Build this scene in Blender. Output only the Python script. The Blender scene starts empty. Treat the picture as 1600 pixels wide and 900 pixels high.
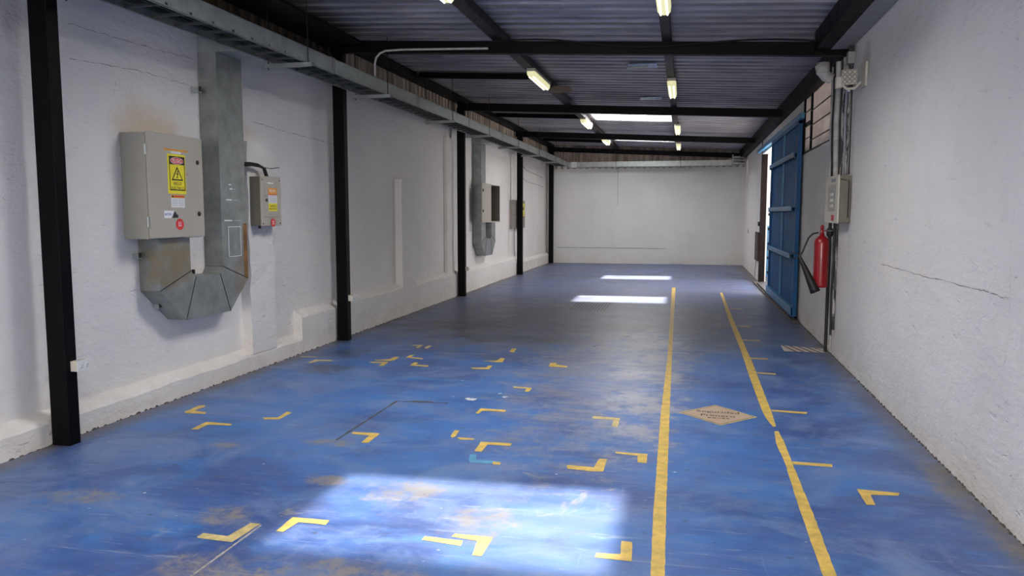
import bpy, bmesh, math, random
from mathutils import Vector, Matrix
random.seed(7)
sc = bpy.context.scene
COL = sc.collection
R = math.radians

# ---------------------------------------------------------------- camera, light, exposure
F, YAW, PITCH, CAM_H = 1215.0, R(12.45), R(5.5), 1.6
fw = Vector((-math.sin(YAW)*math.cos(PITCH), math.cos(YAW)*math.cos(PITCH), -math.sin(PITCH)))
rt = Vector((math.cos(YAW), math.sin(YAW), 0)); up = rt.cross(fw)
cd = bpy.data.cameras.new('camera'); cam = bpy.data.objects.new('camera', cd); COL.objects.link(cam)
cam.matrix_world = Matrix(((rt.x, up.x, -fw.x, 0), (rt.y, up.y, -fw.y, 0), (rt.z, up.z, -fw.z, CAM_H), (0, 0, 0, 1)))
cd.sensor_width = 36; cd.lens = 36*F/1600; cd.clip_start = .05; cd.clip_end = 300
sc.camera = cam

sc.view_settings.view_transform = 'Standard'; sc.view_settings.look = 'None'
sc.view_settings.gamma = 1; sc.view_settings.use_curve_mapping = False
sc.view_settings.exposure = 0.2
sc.cycles.use_denoising = True
sc.cycles.max_bounces = 10; sc.cycles.diffuse_bounces = 6; sc.cycles.glossy_bounces = 4
sc.cycles.transparent_max_bounces = 12
sc.cycles.sample_clamp_indirect = 6
sc.cycles.caustics_reflective = False; sc.cycles.caustics_refractive = False

w = bpy.data.worlds.new('daylight'); sc.world = w; w.use_nodes = True
nt = w.node_tree; bg = nt.nodes['Background']
sky = nt.nodes.new('ShaderNodeTexSky'); sky.sky_type = 'NISHITA'; sky.sun_disc = False
sky.sun_elevation = R(55); sky.sun_rotation = R(0); sky.dust_density = 2.5
nt.links.new(sky.outputs[0], bg.inputs[0]); bg.inputs[1].default_value = .10

SUN_DIR = Vector((0.0, -2.55, -3.62))
def light(name, kind, loc, rot, energy, color=(1, 1, 1), sx=1, sy=1):
    d = bpy.data.lights.new(name, kind); o = bpy.data.objects.new(name, d); COL.objects.link(o)
    o.location = loc; o.rotation_euler = rot; d.energy = energy; d.color = color
    if kind == 'AREA': d.shape = 'RECTANGLE'; d.size = sx; d.size_y = sy
    return o
s = light('sun', 'SUN', (0, 10, 20), (0, 0, 0), 21, (1, .97, .93)); s.data.angle = R(1.8)
s.rotation_euler = SUN_DIR.to_track_quat('-Z', 'Y').to_euler()
SKY_Y = [(-10.3, -9.2), (-5.0, -3.9), (0.5, 1.6), (5.85, 6.95), (16.55, 17.65), (21.6, 22.7)]   # roof lights, along the room
for (a, b), e in zip(SKY_Y, (150, 200, 210, 270, 150, 120)):
    light('skylight_daylight', 'AREA', (-1.15, (a+b)/2, 3.78), (0, 0, 0), e, (1, .955, .90), 1.62, 1.04)
light('entrance_daylight', 'AREA', (-1.2, -10.9, 1.7), (R(90), 0, R(180)), 620, (1, .93, .85), 4.6, 3.0).rotation_euler = (R(90), 0, 0)
light('doorway_daylight', 'AREA', (2.6, 17.1, 1.6), (R(90), 0, R(90)), 95, (1, .94, .88), 1.8, 2.6)
light('yard_fill', 'AREA', (3.6, 16.5, 5.5), (R(25), 0, 0), 520, (1, .97, .93), 3, 4)  # added lamp in place of open sky, whitens the outdoor wall

# ---------------------------------------------------------------- materials
MATS = {}
def nodes(name):
    m = bpy.data.materials.new(name); m.use_nodes = True; MATS[name] = m
    t = m.node_tree; return m, t, t.nodes['Principled BSDF']
class NT:
    def __init__(s, t): s.t = t
    def n(s, typ, **kw):
        x = s.t.nodes.new(typ)
        for k, v in kw.items(): setattr(x, k, v)
        return x
    def l(s, a, b): s.t.links.new(a, b)
    def val(s, inp, v):
        if hasattr(v, 'type') or hasattr(v, 'links'): s.l(v, inp)
        else: inp.default_value = v
    def math(s, op, a, b=0, clamp=False):
        x = s.n('ShaderNodeMath', operation=op, use_clamp=clamp); s.val(x.inputs[0], a); s.val(x.inputs[1], b); return x.outputs[0]
    def coord(s): return s.n('ShaderNodeTexCoord').outputs['Object']
    def xyz(s, v): x = s.n('ShaderNodeSeparateXYZ'); s.l(v, x.inputs[0]); return x.outputs
    def scale(s, v, k, off=(0, 0, 0)):
        x = s.n('ShaderNodeMapping'); s.l(v, x.inputs[0]); x.inputs['Scale'].default_value = k; x.inputs['Location'].default_value = off; return x.outputs[0]
    def noise(s, v, sc_, det=4, rough=.55, dist=0):
        x = s.n('ShaderNodeTexNoise'); s.l(v, x.inputs['Vector']); x.inputs['Scale'].default_value = sc_
        x.inputs['Detail'].default_value = det; x.inputs['Roughness'].default_value = rough; x.inputs['Distortion'].default_value = dist
        return x.outputs['Fac']
    def ramp(s, v, a, b, lo=0., hi=1., smooth=True):
        x = s.n('ShaderNodeMapRange', interpolation_type='SMOOTHSTEP' if smooth else 'LINEAR'); s.l(v, x.inputs[0])
        for i, q in enumerate((a, b, lo, hi)): x.inputs[i+1].default_value = q
        return x.outputs[0]
    def mix(s, f, a, b, mode='MIX'):
        x = s.n('ShaderNodeMix', data_type='RGBA', blend_type=mode); s.val(x.inputs[0], f)
        for i, q in ((6, a), (7, b)):
            if isinstance(q, tuple): x.inputs[i].default_value = (*q, 1)
            else: s.l(q, x.inputs[i])
        return x.outputs[2]
    def bump(s, h, strength, dist, bsdf):
        x = s.n('ShaderNodeBump'); s.l(h, x.inputs['Height']); x.inputs['Strength'].default_value = strength; x.inputs['Distance'].default_value = dist
        s.l(x.outputs[0], bsdf.inputs['Normal'])
    def blob(s, P, cx, cy, rx, ry, axis=(0, 1), k=1.):
        "1 inside an ellipse that fades to 0, its edge broken by noise"
        c = s.xyz(P); a = s.math('DIVIDE', s.math('SUBTRACT', c[axis[0]], cx), rx); b = s.math('DIVIDE', s.math('SUBTRACT', c[axis[1]], cy), ry)
        d = s.math('ADD', s.math('MULTIPLY', a, a), s.math('MULTIPLY', b, b))
        d = s.math('ADD', d, s.math('MULTIPLY', s.math('SUBTRACT', s.noise(P, 8.0, 7, .75), .5), 4.2*k)); d = s.math('ADD', d, s.math('MULTIPLY', s.math('SUBTRACT', s.noise(P, 3.1, 3, .5), .5), 2.2*k))
        return s.ramp(d, 1.2, -.2 if k < 1 else .1)
def simple(name, col, rough=.5, metal=0., var=.12, scale=6., bump=0., coat=0., spec=.5):
    "plain material with a little procedural variation in tone and gloss"
    m, t, b = nodes(name); N = NT(t); P = N.coord(); f = N.noise(P, scale, 5, .6)
    dk = tuple(c*(1-var) for c in col); lt = tuple(min(1, c*(1+var)) for c in col)
    N.l(N.mix(N.ramp(f, .3, .7), dk, lt), b.inputs['Base Color'])
    N.l(N.ramp(f, .2, .8, max(.02, rough-.07), min(1, rough+.07)), b.inputs['Roughness'])
    b.inputs['Metallic'].default_value = metal; b.inputs['Specular IOR Level'].default_value = spec
    if bump: N.bump(N.noise(P, scale*6, 4), bump, .01, b)
    if coat: b.inputs['Coat Weight'].default_value = coat
    return m

def floor_mat():
    m, t, b = nodes('blue_floor_paint'); N = NT(t); P = N.coord(); c = N.xyz(P)
    big = N.noise(P, .55, 4, .55, .6); mid = N.noise(N.scale(P, (1, 1.4, 1)), 1.8, 6, .62, .8); fine = N.noise(P, 14, 6, .65)
    strk = N.noise(N.scale(P, (1.1, 6, 1)), 2.2, 6, .6, .5); strk2 = N.noise(N.scale(P, (9, 1.2, 1)), 1.6, 5, .6, .7)
    cloud = N.noise(N.scale(P, (1, 1.2, 1), (4, 2, 0)), 1.1, 8, .7, 1.0)
    col = N.mix(N.ramp(big, .38, .60), (.024, .064, .225), (.045, .145, .42))
    col = N.mix(N.ramp(mid, .45, .68, 0, .8), col, (.035, .17, .46))
    col = N.mix(N.ramp(cloud, .44, .64, 0, .8), col, (.13, .21, .40))
    col = N.mix(N.ramp(N.noise(P, 2.7, 7, .7, .4), .52, .72, 0, .55), col, (.06, .075, .19))
    col = N.mix(N.math('MULTIPLY', N.ramp(strk, .45, .75), .4), col, (.16, .19, .33))
    # the far half greys towards violet: dirt, with reflections painted in as well
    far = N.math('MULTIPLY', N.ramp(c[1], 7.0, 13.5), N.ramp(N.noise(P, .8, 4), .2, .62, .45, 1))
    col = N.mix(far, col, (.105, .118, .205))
    # traffic wear and grime across the middle of the hall, then pale wear mixed with painted gloss
    w1 = N.blob(P, -1.5, 11.3, 2.9, 3.0); w1 = N.math('MULTIPLY', w1, N.ramp(strk, .28, .6, .35, 1))
    col = N.mix(N.math('MULTIPLY', w1, .85), col, (.125, .118, .115))
    wear_sheen = N.blob(P, -.75, 8.2, .95, 3.6); col = N.mix(N.math('MULTIPLY', wear_sheen, N.ramp(strk, .34, .6, .15, .8)), col, (.23, .225, .27))  # worn streak that also carries the floor's glossy reflection as colour
    wear_glint = N.blob(P, -.3, 8.0, .4, 3.0); col = N.mix(N.math('MULTIPLY', wear_glint, N.ramp(cloud, .42, .6, 0, .8)), col, (.34, .33, .36))  # palest strip by the line, its shine mixed into the worn paint
    for cx, cy, rx, ry, k in ((-.75, 10.9, .8, .45, .8), (-3.1, 10.6, 1.0, .8, .6), (-2.1, 9.6, 1.2, .35, .5), (-3.75, 8.2, .3, .35, .5), (-3.55, 7.3, .25, .3, .6)):
        col = N.mix(N.math('MULTIPLY', N.blob(P, cx, cy, rx, ry), k), col, (.045, .038, .035))
    # bare concrete showing through the paint
    for cx, cy, rx, ry in ((-2.36, 3.58, .16, .13), (-2.07, 4.20, .16, .10), (-3.3, 3.66, .26, .13), (-2.40, 4.92, .22, .09), (-1.55, 4.1, .3, .22),
                           (-2.0, 2.95, .33, .25), (-1.45, 3.0, .5, .22), (-3.05, 4.7, .16, .06), (-1.0, 3.75, .22, .25), (1.55, 4.9, .13, .5), (1.62, 3.9, .12, .6)):
        col = N.mix(N.math('MULTIPLY', N.blob(P, cx, cy, rx, ry), N.ramp(N.noise(P, 7, 6, .75, 1.), .38, .6, .15, .85)), col, (.25, .215, .175))
    w2 = N.math('MULTIPLY', N.ramp(N.noise(P, 2.3, 7, .68, 1.2), .60, .70), N.ramp(c[1], 6.2, 4.6)); w2 = N.math('MULTIPLY', w2, N.ramp(c[0], -3, -2.0))
    w2 = N.math('MULTIPLY', w2, N.ramp(c[0], .1, -.2)); col = N.mix(N.math('MULTIPLY', w2, .75), col, (.30, .27, .255))
    # scuffs and scratches
    sc1 = N.ramp(N.noise(N.scale(P, (1.3, 14, 1)), 3.2, 6, .7, 1.5), .62, .72); col = N.mix(N.math('MULTIPLY', sc1, .55), col, (.045, .045, .055))
    sc0 = N.math('MULTIPLY', N.ramp(N.noise(N.scale(P, (1.6, 5, 1), (7, 3, 0)), 2.4, 7, .75, 2.0), .56, .64), N.math('MAXIMUM', w1, wear_sheen)); col = N.mix(N.math('MULTIPLY', sc0, .6), col, (.05, .045, .045))
    sc2 = N.ramp(strk2, .60, .75); col = N.mix(N.math('MULTIPLY', sc2, .35), col, (.22, .27, .42))
    col = N.mix(N.math('MULTIPLY', N.ramp(fine, .52, .78), .35), col, (.22, .24, .32))
    for k, (ang, off) in enumerate(((.5, 0), (-.7, 5), (1.3, 9))):   # long thin scratches
        mp = N.n('ShaderNodeMapping'); N.l(P, mp.inputs[0]); mp.inputs['Rotation'].default_value = (0, 0, ang); mp.inputs['Location'].default_value = (off, off, 0); mp.inputs['Scale'].default_value = (1, 14, 1)
        sn = N.noise(mp.outputs[0], 1.6, 4, .7, .8); col = N.mix(N.math('MULTIPLY', N.ramp(sn, .63, .70), .4), col, (.34, .38, .46))
    # dirt along the foot of the walls
    e = N.math('MAXIMUM', N.ramp(c[0], 1.36, 1.68), N.ramp(c[0], -3.98, -4.22)); e = N.math('MULTIPLY', e, N.ramp(mid, .25, .6, .25, .9))
    col = N.mix(e, col, (.11, .095, .085))
    # flecks of white paint
    v = N.n('ShaderNodeTexVoronoi'); v.inputs['Scale'].default_value = 3.1; N.l(N.scale(P, (1, 1, 1), (.3, .2, 0)), v.inputs['Vector'])
    sp = N.math('MULTIPLY', N.ramp(N.math('ADD', v.outputs['Distance'], N.math('MULTIPLY', N.noise(P, 30, 3), .05)), .062, .048), N.ramp(N.xyz(v.outputs['Color'])[0], .45, .5))
    col = N.mix(sp, col, (.6, .62, .66))
    for sc_, lim, cc, k_ in ((7.5, .06, (.30, .33, .42), .9), (9.5, .055, (.03, .03, .04), .8), (4.3, .075, (.05, .05, .06), .6)):
        v = N.n('ShaderNodeTexVoronoi'); v.inputs['Scale'].default_value = sc_; N.l(N.scale(P, (1, 1.3, 1), (sc_, .7, 0)), v.inputs['Vector'])
        sp = N.math('MULTIPLY', N.ramp(N.math('ADD', v.outputs['Distance'], N.math('MULTIPLY', N.noise(P, 40, 3), .12)), lim+.075, lim+.04), N.ramp(N.xyz(v.outputs['Color'])[0], .62, .66))
        col = N.mix(N.math('MULTIPLY', sp, k_), col, cc)
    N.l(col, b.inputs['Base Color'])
    r = N.math('ADD', N.ramp(mid, .2, .8, .30, .46), N.math('MULTIPLY', fine, .10)); r = N.math('ADD', r, N.math('MULTIPLY', w1, -.04)); r = N.math('ADD', r, N.math('MULTIPLY', wear_sheen, -.07)); N.l(r, b.inputs['Roughness'])
    b.inputs['Specular IOR Level'].default_value = .55
    N.bump(N.math('ADD', N.noise(P, 2.0, 5), N.math('MULTIPLY', fine, .25)), .25, .02, b)
    return m
def wall_mat(name, col, stains=(), side=1, bump=.5):
    m, t, b = nodes(name); N = NT(t); P = N.coord(); c = N.xyz(P)
    big = N.noise(P, .6, 4, .55); mid = N.noise(P, 3.2, 6, .65, .6)
    base = N.mix(N.ramp(big, .3, .7), tuple(x*.93 for x in col), tuple(min(1, x*1.03) for x in col))
    base = N.mix(N.ramp(mid, .56, .82, 0, .28), base, (col[0]*.78, col[1]*.74, col[2]*.70))
    for cx, cz, rx, rz, k, sc_ in stains:
        base = N.mix(N.math('MULTIPLY', N.blob(P, cx, cz, rx, rz, (side, 2), .35), k), base, sc_)
    low = N.ramp(c[2], .5, 0.0, 0, .35); base = N.mix(N.math('MULTIPLY', low, N.ramp(mid, .3, .7)), base, (.56, .48, .38))
    N.l(base, b.inputs['Base Color']); b.inputs['Roughness'].default_value = .75; b.inputs['Specular IOR Level'].default_value = .25
    h = N.math('ADD', N.math('MULTIPLY', N.noise(N.scale(P, (1, .55, 1.5)), 5, 6, .62), 1.2), N.math('MULTIPLY', N.noise(N.scale(P, (1, .6, 1)), 24, 5, .7), .45)); h = N.math('SUBTRACT', h, N.math('MULTIPLY', N.ramp(N.noise(N.scale(P, (1, .5, 1.2)), 9, 4, .6, .5), .64, .72), .5))
    N.bump(h, bump, .035, b)
    return m
W = (.81, .775, .735)
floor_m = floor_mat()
wallL_m = wall_mat('white_plaster_left', W, ((5.72, 2.27, .50, .30, .55, (.56, .42, .28)), (4.42, 2.95, .12, .28, .5, (.30, .27, .27)), (7.0, 2.42, .5, .1, .3, (.5, .4, .3))), 1)
wallR_m = wall_mat('white_plaster_right', (.86, .82, .775), ((8.1, 3.05, .22, .22, .5, (.35, .28, .2)), (8.9, 3.3, .35, .25, .5, (.3, .26, .22)), (8.6, 2.0, .1, 1.2, .25, (.45, .42, .38))), 1)
wallB_m = wall_mat('white_painted_block', (.74, .73, .70), (), 0, .25)
black_m = simple('black_steel_paint', (.002, .0018, .0025), .5, 0, .35, 5, spec=.10)
brownb_m = simple('dark_brown_steel', (.022, .014, .015), .5, 0, .35, 5, spec=.2)
galv_m = simple('galvanised_sheet', (.36, .385, .37), .42, .55, .14, 9)
rustd_m, t_, b_ = nodes('galvanised_duct_with_rust'); N_ = NT(t_); P_ = N_.coord(); f_ = N_.noise(P_, 6, 6, .65)
c_ = N_.mix(N_.ramp(f_, .3, .7), (.20, .21, .20), (.30, .31, .295)); c_ = N_.mix(N_.math('MULTIPLY', N_.blob(P_, -.47, .50, .30, .24, (1, 2)), .65), c_, (.26, .19, .09))
c_ = N_.mix(N_.math('MULTIPLY', N_.blob(P_, .56, .25, .20, .3, (1, 2)), .6), c_, (.24, .17, .12)); N_.l(c_, b_.inputs['Base Color']); b_.inputs['Metallic'].default_value = .4; b_.inputs['Roughness'].default_value = .42
galvd_m = simple('dull_galvanised', (.27, .285, .28), .45, .5, .18, 9)
darkg_m = simple('dark_tray_steel', (.05, .055, .052), .6, .2)  # for the tray rungs, darker than the rails
dark_m = simple('dark_cable_black', (.006, .007, .007), .5, spec=.25)
green_m = simple('dark_green_cable', (.012, .035, .024), .5)
box_m = simple('cabinet_grey_enamel', (.335, .32, .27), .45, 0, .05, 3)
boxd_m = simple('cabinet_beige_enamel', (.385, .355, .295), .45, 0, .05, 3)
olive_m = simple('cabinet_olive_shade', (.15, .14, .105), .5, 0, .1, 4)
yellow_m = simple('yellow_floor_paint', (.68, .46, .10), .5, 0, .22, 12)
yellowp_m = simple('pale_worn_yellow_paint', (.58, .46, .20), .55, 0, .25, 12)
cyan_m = simple('light_blue_overpaint', (.10, .33, .52), .5, 0, .2, 12)
red_m = simple('red_enamel', (.30, .005, .008), .36, 0, .1, 4, coat=.3)
stred_m = simple('red_sticker', (.62, .03, .035), .5)
styel_m = simple('yellow_sticker', (.83, .70, .03), .5, 0, .06)
storg_m = simple('orange_sticker', (.72, .30, .03), .5)
stwhi_m = simple('white_label', (.80, .80, .80), .5, 0, .04)
stblk_m = simple('black_print', (.012, .012, .012), .6)
stblu_m = simple('blue_print', (.03, .08, .35), .6)
gryp_m = simple('grey_print', (.35, .36, .38), .6)
rubber_m = simple('black_rubber', (.013, .012, .013), .55)
white_m = simple('white_plastic', (.72, .72, .68), .4, 0, .04)
cream_m = simple('cream_plastic', (.62, .58, .48), .4, 0, .08)
pvc_m = simple('old_white_pvc', (.50, .48, .45), .5, 0, .22, 10)
rust_m = simple('rust_brown', (.20, .10, .03), .7, .1, .4, 9)
doorb_m = simple('blue_door_paint', (.003, .085, .24), .45, 0, .22, 3, spec=.25)
doorm_m = simple('mid_blue_rail_paint', (.018, .135, .30), .4, 0, .3, 6)
doorl_m = simple('light_blue_rail_paint', (.05, .22, .40), .4, 0, .25, 6)
tan_m = simple('tan_vinyl', (.47, .34, .24), .5, 0, .08, 8)
tanb_m = simple('brown_print', (.045, .028, .02), .6)
brick_m = simple('brown_board', (.20, .13, .08), .8, 0, .3)
joint_m = simple('dark_floor_joint', (.075, .065, .055), .8, 0, .4, 14)
soff_m = simple('grey_soffit', (.30, .29, .28), .7, 0, .1)

def roof_mat():
    m, t, b = nodes('corrugated_zinc'); N = NT(t); P = N.coord()
    f = N.noise(N.scale(P, (.6, 2.5, 1)), 2.0, 6, .6); g = N.noise(P, .5, 3)
    col = N.mix(N.ramp(f, .3, .75), (.25, .24, .25), (.52, .50, .52)); col = N.mix(N.ramp(g, .45, .7, 0, .5), col, (.25, .20, .20))
    N.l(col, b.inputs['Base Color']); b.inputs['Metallic'].default_value = .55; N.l(N.ramp(f, .2, .8, .38, .55), b.inputs['Roughness'])
    return m
roof_m = roof_mat()
def clad_mat():
    m, t, b = nodes('weathered_cladding'); N = NT(t); P = N.coord()
    f = N.noise(N.scale(P, (4, 4, .6)), 2.0, 5, .6)
    N.l(N.mix(N.ramp(f, .3, .7), (.20, .16, .13), (.52, .43, .36)), b.inputs['Base Color']); b.inputs['Roughness'].default_value = .7
    return m
clad_m = clad_mat(); cladd_m = simple('shaded_brown_cladding', (.05, .038, .028), .8, 0, .5, 3, spec=.2)  # second, near copy carries the unlit bay's shade in its colour
def skylight_mat(name='fibreglass_rooflight', k=1.):
    m = bpy.data.materials.new(name); m.use_nodes = True; t = m.node_tree; N = NT(t)
    for x in list(t.nodes): t.nodes.remove(x)
    out = N.n('ShaderNodeOutputMaterial'); tr = N.n('ShaderNodeBsdfTransparent'); tl = N.n('ShaderNodeBsdfTranslucent'); mx = N.n('ShaderNodeMixShader')
    P = N.coord(); c = N.xyz(P)
    wv = N.math('SINE', N.math('MULTIPLY', c[1], 2*math.pi/.25)); wv = N.math('ADD', wv, N.math('MULTIPLY', N.noise(N.scale(P, (.6, 3, 1)), 2.5, 4), 2.2))
    N.l(N.mix(N.ramp(wv, -.6, 2.8), tuple(k*q for q in (.52, .54, .58)), tuple(k*q for q in (.84, .86, .90))), tr.inputs[0]); tl.inputs[0].default_value = (.8, .85, .9, 1)
    mx.inputs[0].default_value = .22; N.l(tr.outputs[0], mx.inputs[1]); N.l(tl.outputs[0], mx.inputs[2]); N.l(mx.outputs[0], out.inputs[0])
    return m
skyl_m = skylight_mat(); skyo_m = skylight_mat('weathered_fibreglass_rooflight', .58)
def glow(name, col, emi, strength):
    m, t, b = nodes(name); N = NT(t); P = N.coord(); f = N.noise(P, 5, 3)
    N.l(N.mix(N.ramp(f, .3, .7), tuple(x*.93 for x in col), col), b.inputs['Base Color']); b.inputs['Roughness'].default_value = .3
    b.inputs['Emission Color'].default_value = (*emi, 1); b.inputs['Emission Strength'].default_value = strength
    return m
tube_m = glow('lit_fluorescent_tube', (.9, .9, .8), (1, 1, .80), 2.2)
diff_m = glow('lit_ribbed_diffuser', (.55, .55, .36), (.93, .90, .50), .62)
def pane_mat():
    m = bpy.data.materials.new('frosted_glass'); m.use_nodes = True; t = m.node_tree; N = NT(t)
    for x in list(t.nodes): t.nodes.remove(x)
    out = N.n('ShaderNodeOutputMaterial'); d = N.n('ShaderNodeBsdfDiffuse'); tl = N.n('ShaderNodeBsdfTranslucent'); mx = N.n('ShaderNodeMixShader')
    P = N.coord(); f = N.noise(N.scale(P, (1, 1, 2.5)), 2.5, 4)
    col = N.mix(N.ramp(f, .3, .7), (.62, .57, .54), (.78, .73, .69)); N.l(col, d.inputs[0]); N.l(col, tl.inputs[0])
    mx.inputs[0].default_value = .6; N.l(d.outputs[0], mx.inputs[1]); N.l(tl.outputs[0], mx.inputs[2]); N.l(mx.outputs[0], out.inputs[0])
    return m
pane_m = pane_mat()
lens_m = simple('dull_reflector', (.30, .28, .25), .35, .4)
dirt_m = simple('paint_spotted_pipe', (.30, .28, .26), .5, 0, .15, 10); t_ = dirt_m.node_tree; N_ = NT(t_); P_ = N_.coord(); b_ = t_.nodes['Principled BSDF']
N_.l(N_.mix(N_.ramp(N_.noise(N_.scale(P_, (6, 6, 1)), 3.5, 5, .7), .47, .53), (.02, .018, .018), (.42, .40, .37)), b_.inputs['Base Color'])

# ---------------------------------------------------------------- mesh building
class MB:
    "collects shapes with their materials; build() links them as ONE mesh object"
    def __init__(s): s.bm = bmesh.new(); s.mats = []
    def mi(s, m):
        if m not in s.mats: s.mats.append(m)
        return s.mats.index(m)
    def faces(s, vs, fs, m, smooth=False):
        i = s.mi(m); bv = [s.bm.verts.new(v) for v in vs]
        for f in fs:
            try: q = s.bm.faces.new([bv[k] for k in f]); q.material_index = i; q.smooth = smooth
            except ValueError: pass
        return s
    def box(s, a, b, m, bev=0):
        (x0, y0, z0), (x1, y1, z1) = a, b
        vs = [(x, y, z) for x in (x0, x1) for y in (y0, y1) for z in (z0, z1)]
        fs = [(0, 1, 3, 2), (4, 6, 7, 5), (0, 4, 5, 1), (2, 3, 7, 6), (0, 2, 6, 4), (1, 5, 7, 3)]
        if bev:
            t = bmesh.new(); bv = [t.verts.new(v) for v in vs]
            for f in fs: t.faces.new([bv[k] for k in f])
            bmesh.ops.bevel(t, geom=t.edges[:], offset=bev, segments=2, affect='EDGES', profile=.6)
            t.verts.index_update(); s.faces([v.co[:] for v in t.verts], [[v.index for v in f.verts] for f in t.faces], m); t.free(); return s
        return s.faces(vs, fs, m)
    def prism(s, poly, axis, lo, hi, m, smooth=False):
        "polygon in the plane across `axis`, extruded from lo to hi"
        def P(u, v, h): return {0: (h, u, v), 1: (u, h, v), 2: (u, v, h)}[axis]
        n = len(poly); vs = [P(u, v, lo) for u, v in poly]+[P(u, v, hi) for u, v in poly]
        i = s.mi(m); bv = [s.bm.verts.new(v) for v in vs]
        ends = []
        for q in (list(range(n))[::-1], list(range(n, 2*n))):
            f = s.bm.faces.new([bv[k] for k in q]); f.material_index = i; ends.append(f)
        for k in range(n):
            f = s.bm.faces.new([bv[k], bv[(k+1) % n], bv[n+(k+1) % n], bv[n+k]]); f.material_index = i; f.smooth = smooth
        if n > 4: bmesh.ops.triangulate(s.bm, faces=ends)
        return s
    def tube(s, pts, r, m, seg=10, cap=True):
        pts = [Vector(p) for p in pts]; rs = r if isinstance(r, (list, tuple)) else [r]*len(pts)
        rings = []; prev = None
        for k, p in enumerate(pts):
            d = (pts[min(k+1, len(pts)-1)]-pts[max(k-1, 0)]).normalized()
            if prev is None: u = d.orthogonal().normalized()
            else: u = (prev-d*prev.dot(d)).normalized()
            prev = u; v = d.cross(u)
            rings.append([p+(u*math.cos(a)+v*math.sin(a))*rs[k] for a in [2*math.pi*j/seg for j in range(seg)]])
        vs = [q for rg in rings for q in rg]
        fs = [(k*seg+j, k*seg+(j+1) % seg, (k+1)*seg+(j+1) % seg, (k+1)*seg+j) for k in range(len(pts)-1) for j in range(seg)]
        s.faces(vs, fs, m, True)
        if cap: s.faces(rings[0], [tuple(range(seg))[::-1]], m); s.faces(rings[-1], [tuple(range(seg))], m)
        return s
    def lathe(s, prof, c, m, axis=2, seg=28):
        "profile [(radius, height)] turned about an axis through c"
        vs = []
        for r, h in prof:
            for j in range(seg):
                a = 2*math.pi*j/seg; q = [r*math.cos(a), r*math.sin(a)]; q.insert(axis, h); vs.append(tuple(q[i]+c[i] for i in range(3)))
        fs = [(k*seg+j, k*seg+(j+1) % seg, (k+1)*seg+(j+1) % seg, (k+1)*seg+j) for k in range(len(prof)-1) for j in range(seg)]
        return s.faces(vs, fs, m, True)
    def text(s, body, m, box, place, bold=.0):
        "flat lettering fitted into box (u0, v0, u1, v1); place maps (u, v) to a point"
        cu = bpy.data.curves.new('lettering', 'FONT'); cu.body = body; cu.resolution_u = 3; cu.offset = bold
        ob = bpy.data.objects.new('lettering', cu); COL.objects.link(ob); bpy.context.view_layer.update()
        me = ob.evaluated_get(bpy.context.evaluated_depsgraph_get()).to_mesh()
        vs = [v.co.copy() for v in me.vertices]; fs = [tuple(p.vertices) for p in me.polygons]
        ob.to_mesh_clear(); bpy.data.objects.remove(ob); bpy.data.curves.remove(cu)
        xs = [v.x for v in vs]; ys = [v.y for v in vs]; x0, x1, y0, y1 = min(xs), max(xs), min(ys), max(ys)
        u0, v0, u1, v1 = box
        return s.faces([place(u0+(v.x-x0)/(x1-x0)*(u1-u0), v0+(v.y-y0)/(y1-y0)*(v1-v0)) for v in vs], fs, m)
    def build(s, name, parent=None, label=None, cat=None, group=None, kind=None, loc=None, normals=True):
        if normals: bmesh.ops.recalc_face_normals(s.bm, faces=s.bm.faces[:])
        me = bpy.data.meshes.new(name)
        o = bpy.data.objects.new(name, me)
        base = Vector(loc) if loc else (Vector(parent['_o']) if parent is not None and '_o' in parent else None)
        if base is not None: bmesh.ops.translate(s.bm, verts=s.bm.verts[:], vec=-base)
        s.bm.to_mesh(me); s.bm.free()
        for m in s.mats: me.materials.append(m)
        COL.objects.link(o)
        if parent is not None: o.parent = parent; o['_o'] = parent['_o']
        elif base is not None: o.location = base
        if parent is None: tag(o, label, cat, group, kind)
        elif label: o['label'] = label
        return o
def tag(o, label=None, cat=None, group=None, kind=None):
    for k, v in (('label', label), ('category', cat), ('group', group), ('kind', kind)):
        if v: o[k] = v
def thing(name, loc, label, cat, group=None, kind=None):
    o = bpy.data.objects.new(name, None); COL.objects.link(o); o.location = loc; o['_o'] = tuple(loc); o.empty_display_size = .1
    tag(o, label, cat, group, kind); return o
def dup(o, parent=None):
    c = o.copy(); COL.objects.link(c)
    if parent is not None: c.parent = parent
    for ch in list(o.children): dup(ch, c)
    return c

# ---------------------------------------------------------------- the room
WL, LEDGE, YB, Y0 = -4.36, -4.25, 24.9, -11.0
def rx(y): return 1.611+.0063*y                        # the right wall runs very slightly outwards
def rz(x): return 3.63-.0487*(x+1.15)                  # underside of the roof sheets
def bz(x): return 3.433-.0487*(x+2.05)                 # underside of the cross beams
MB().box((-4.8, Y0-2, -.12), (2.6, YB+.4, 0), floor_m).build('floor', label='worn glossy blue painted concrete floor of the hall', cat='floor', kind='structure')
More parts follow.
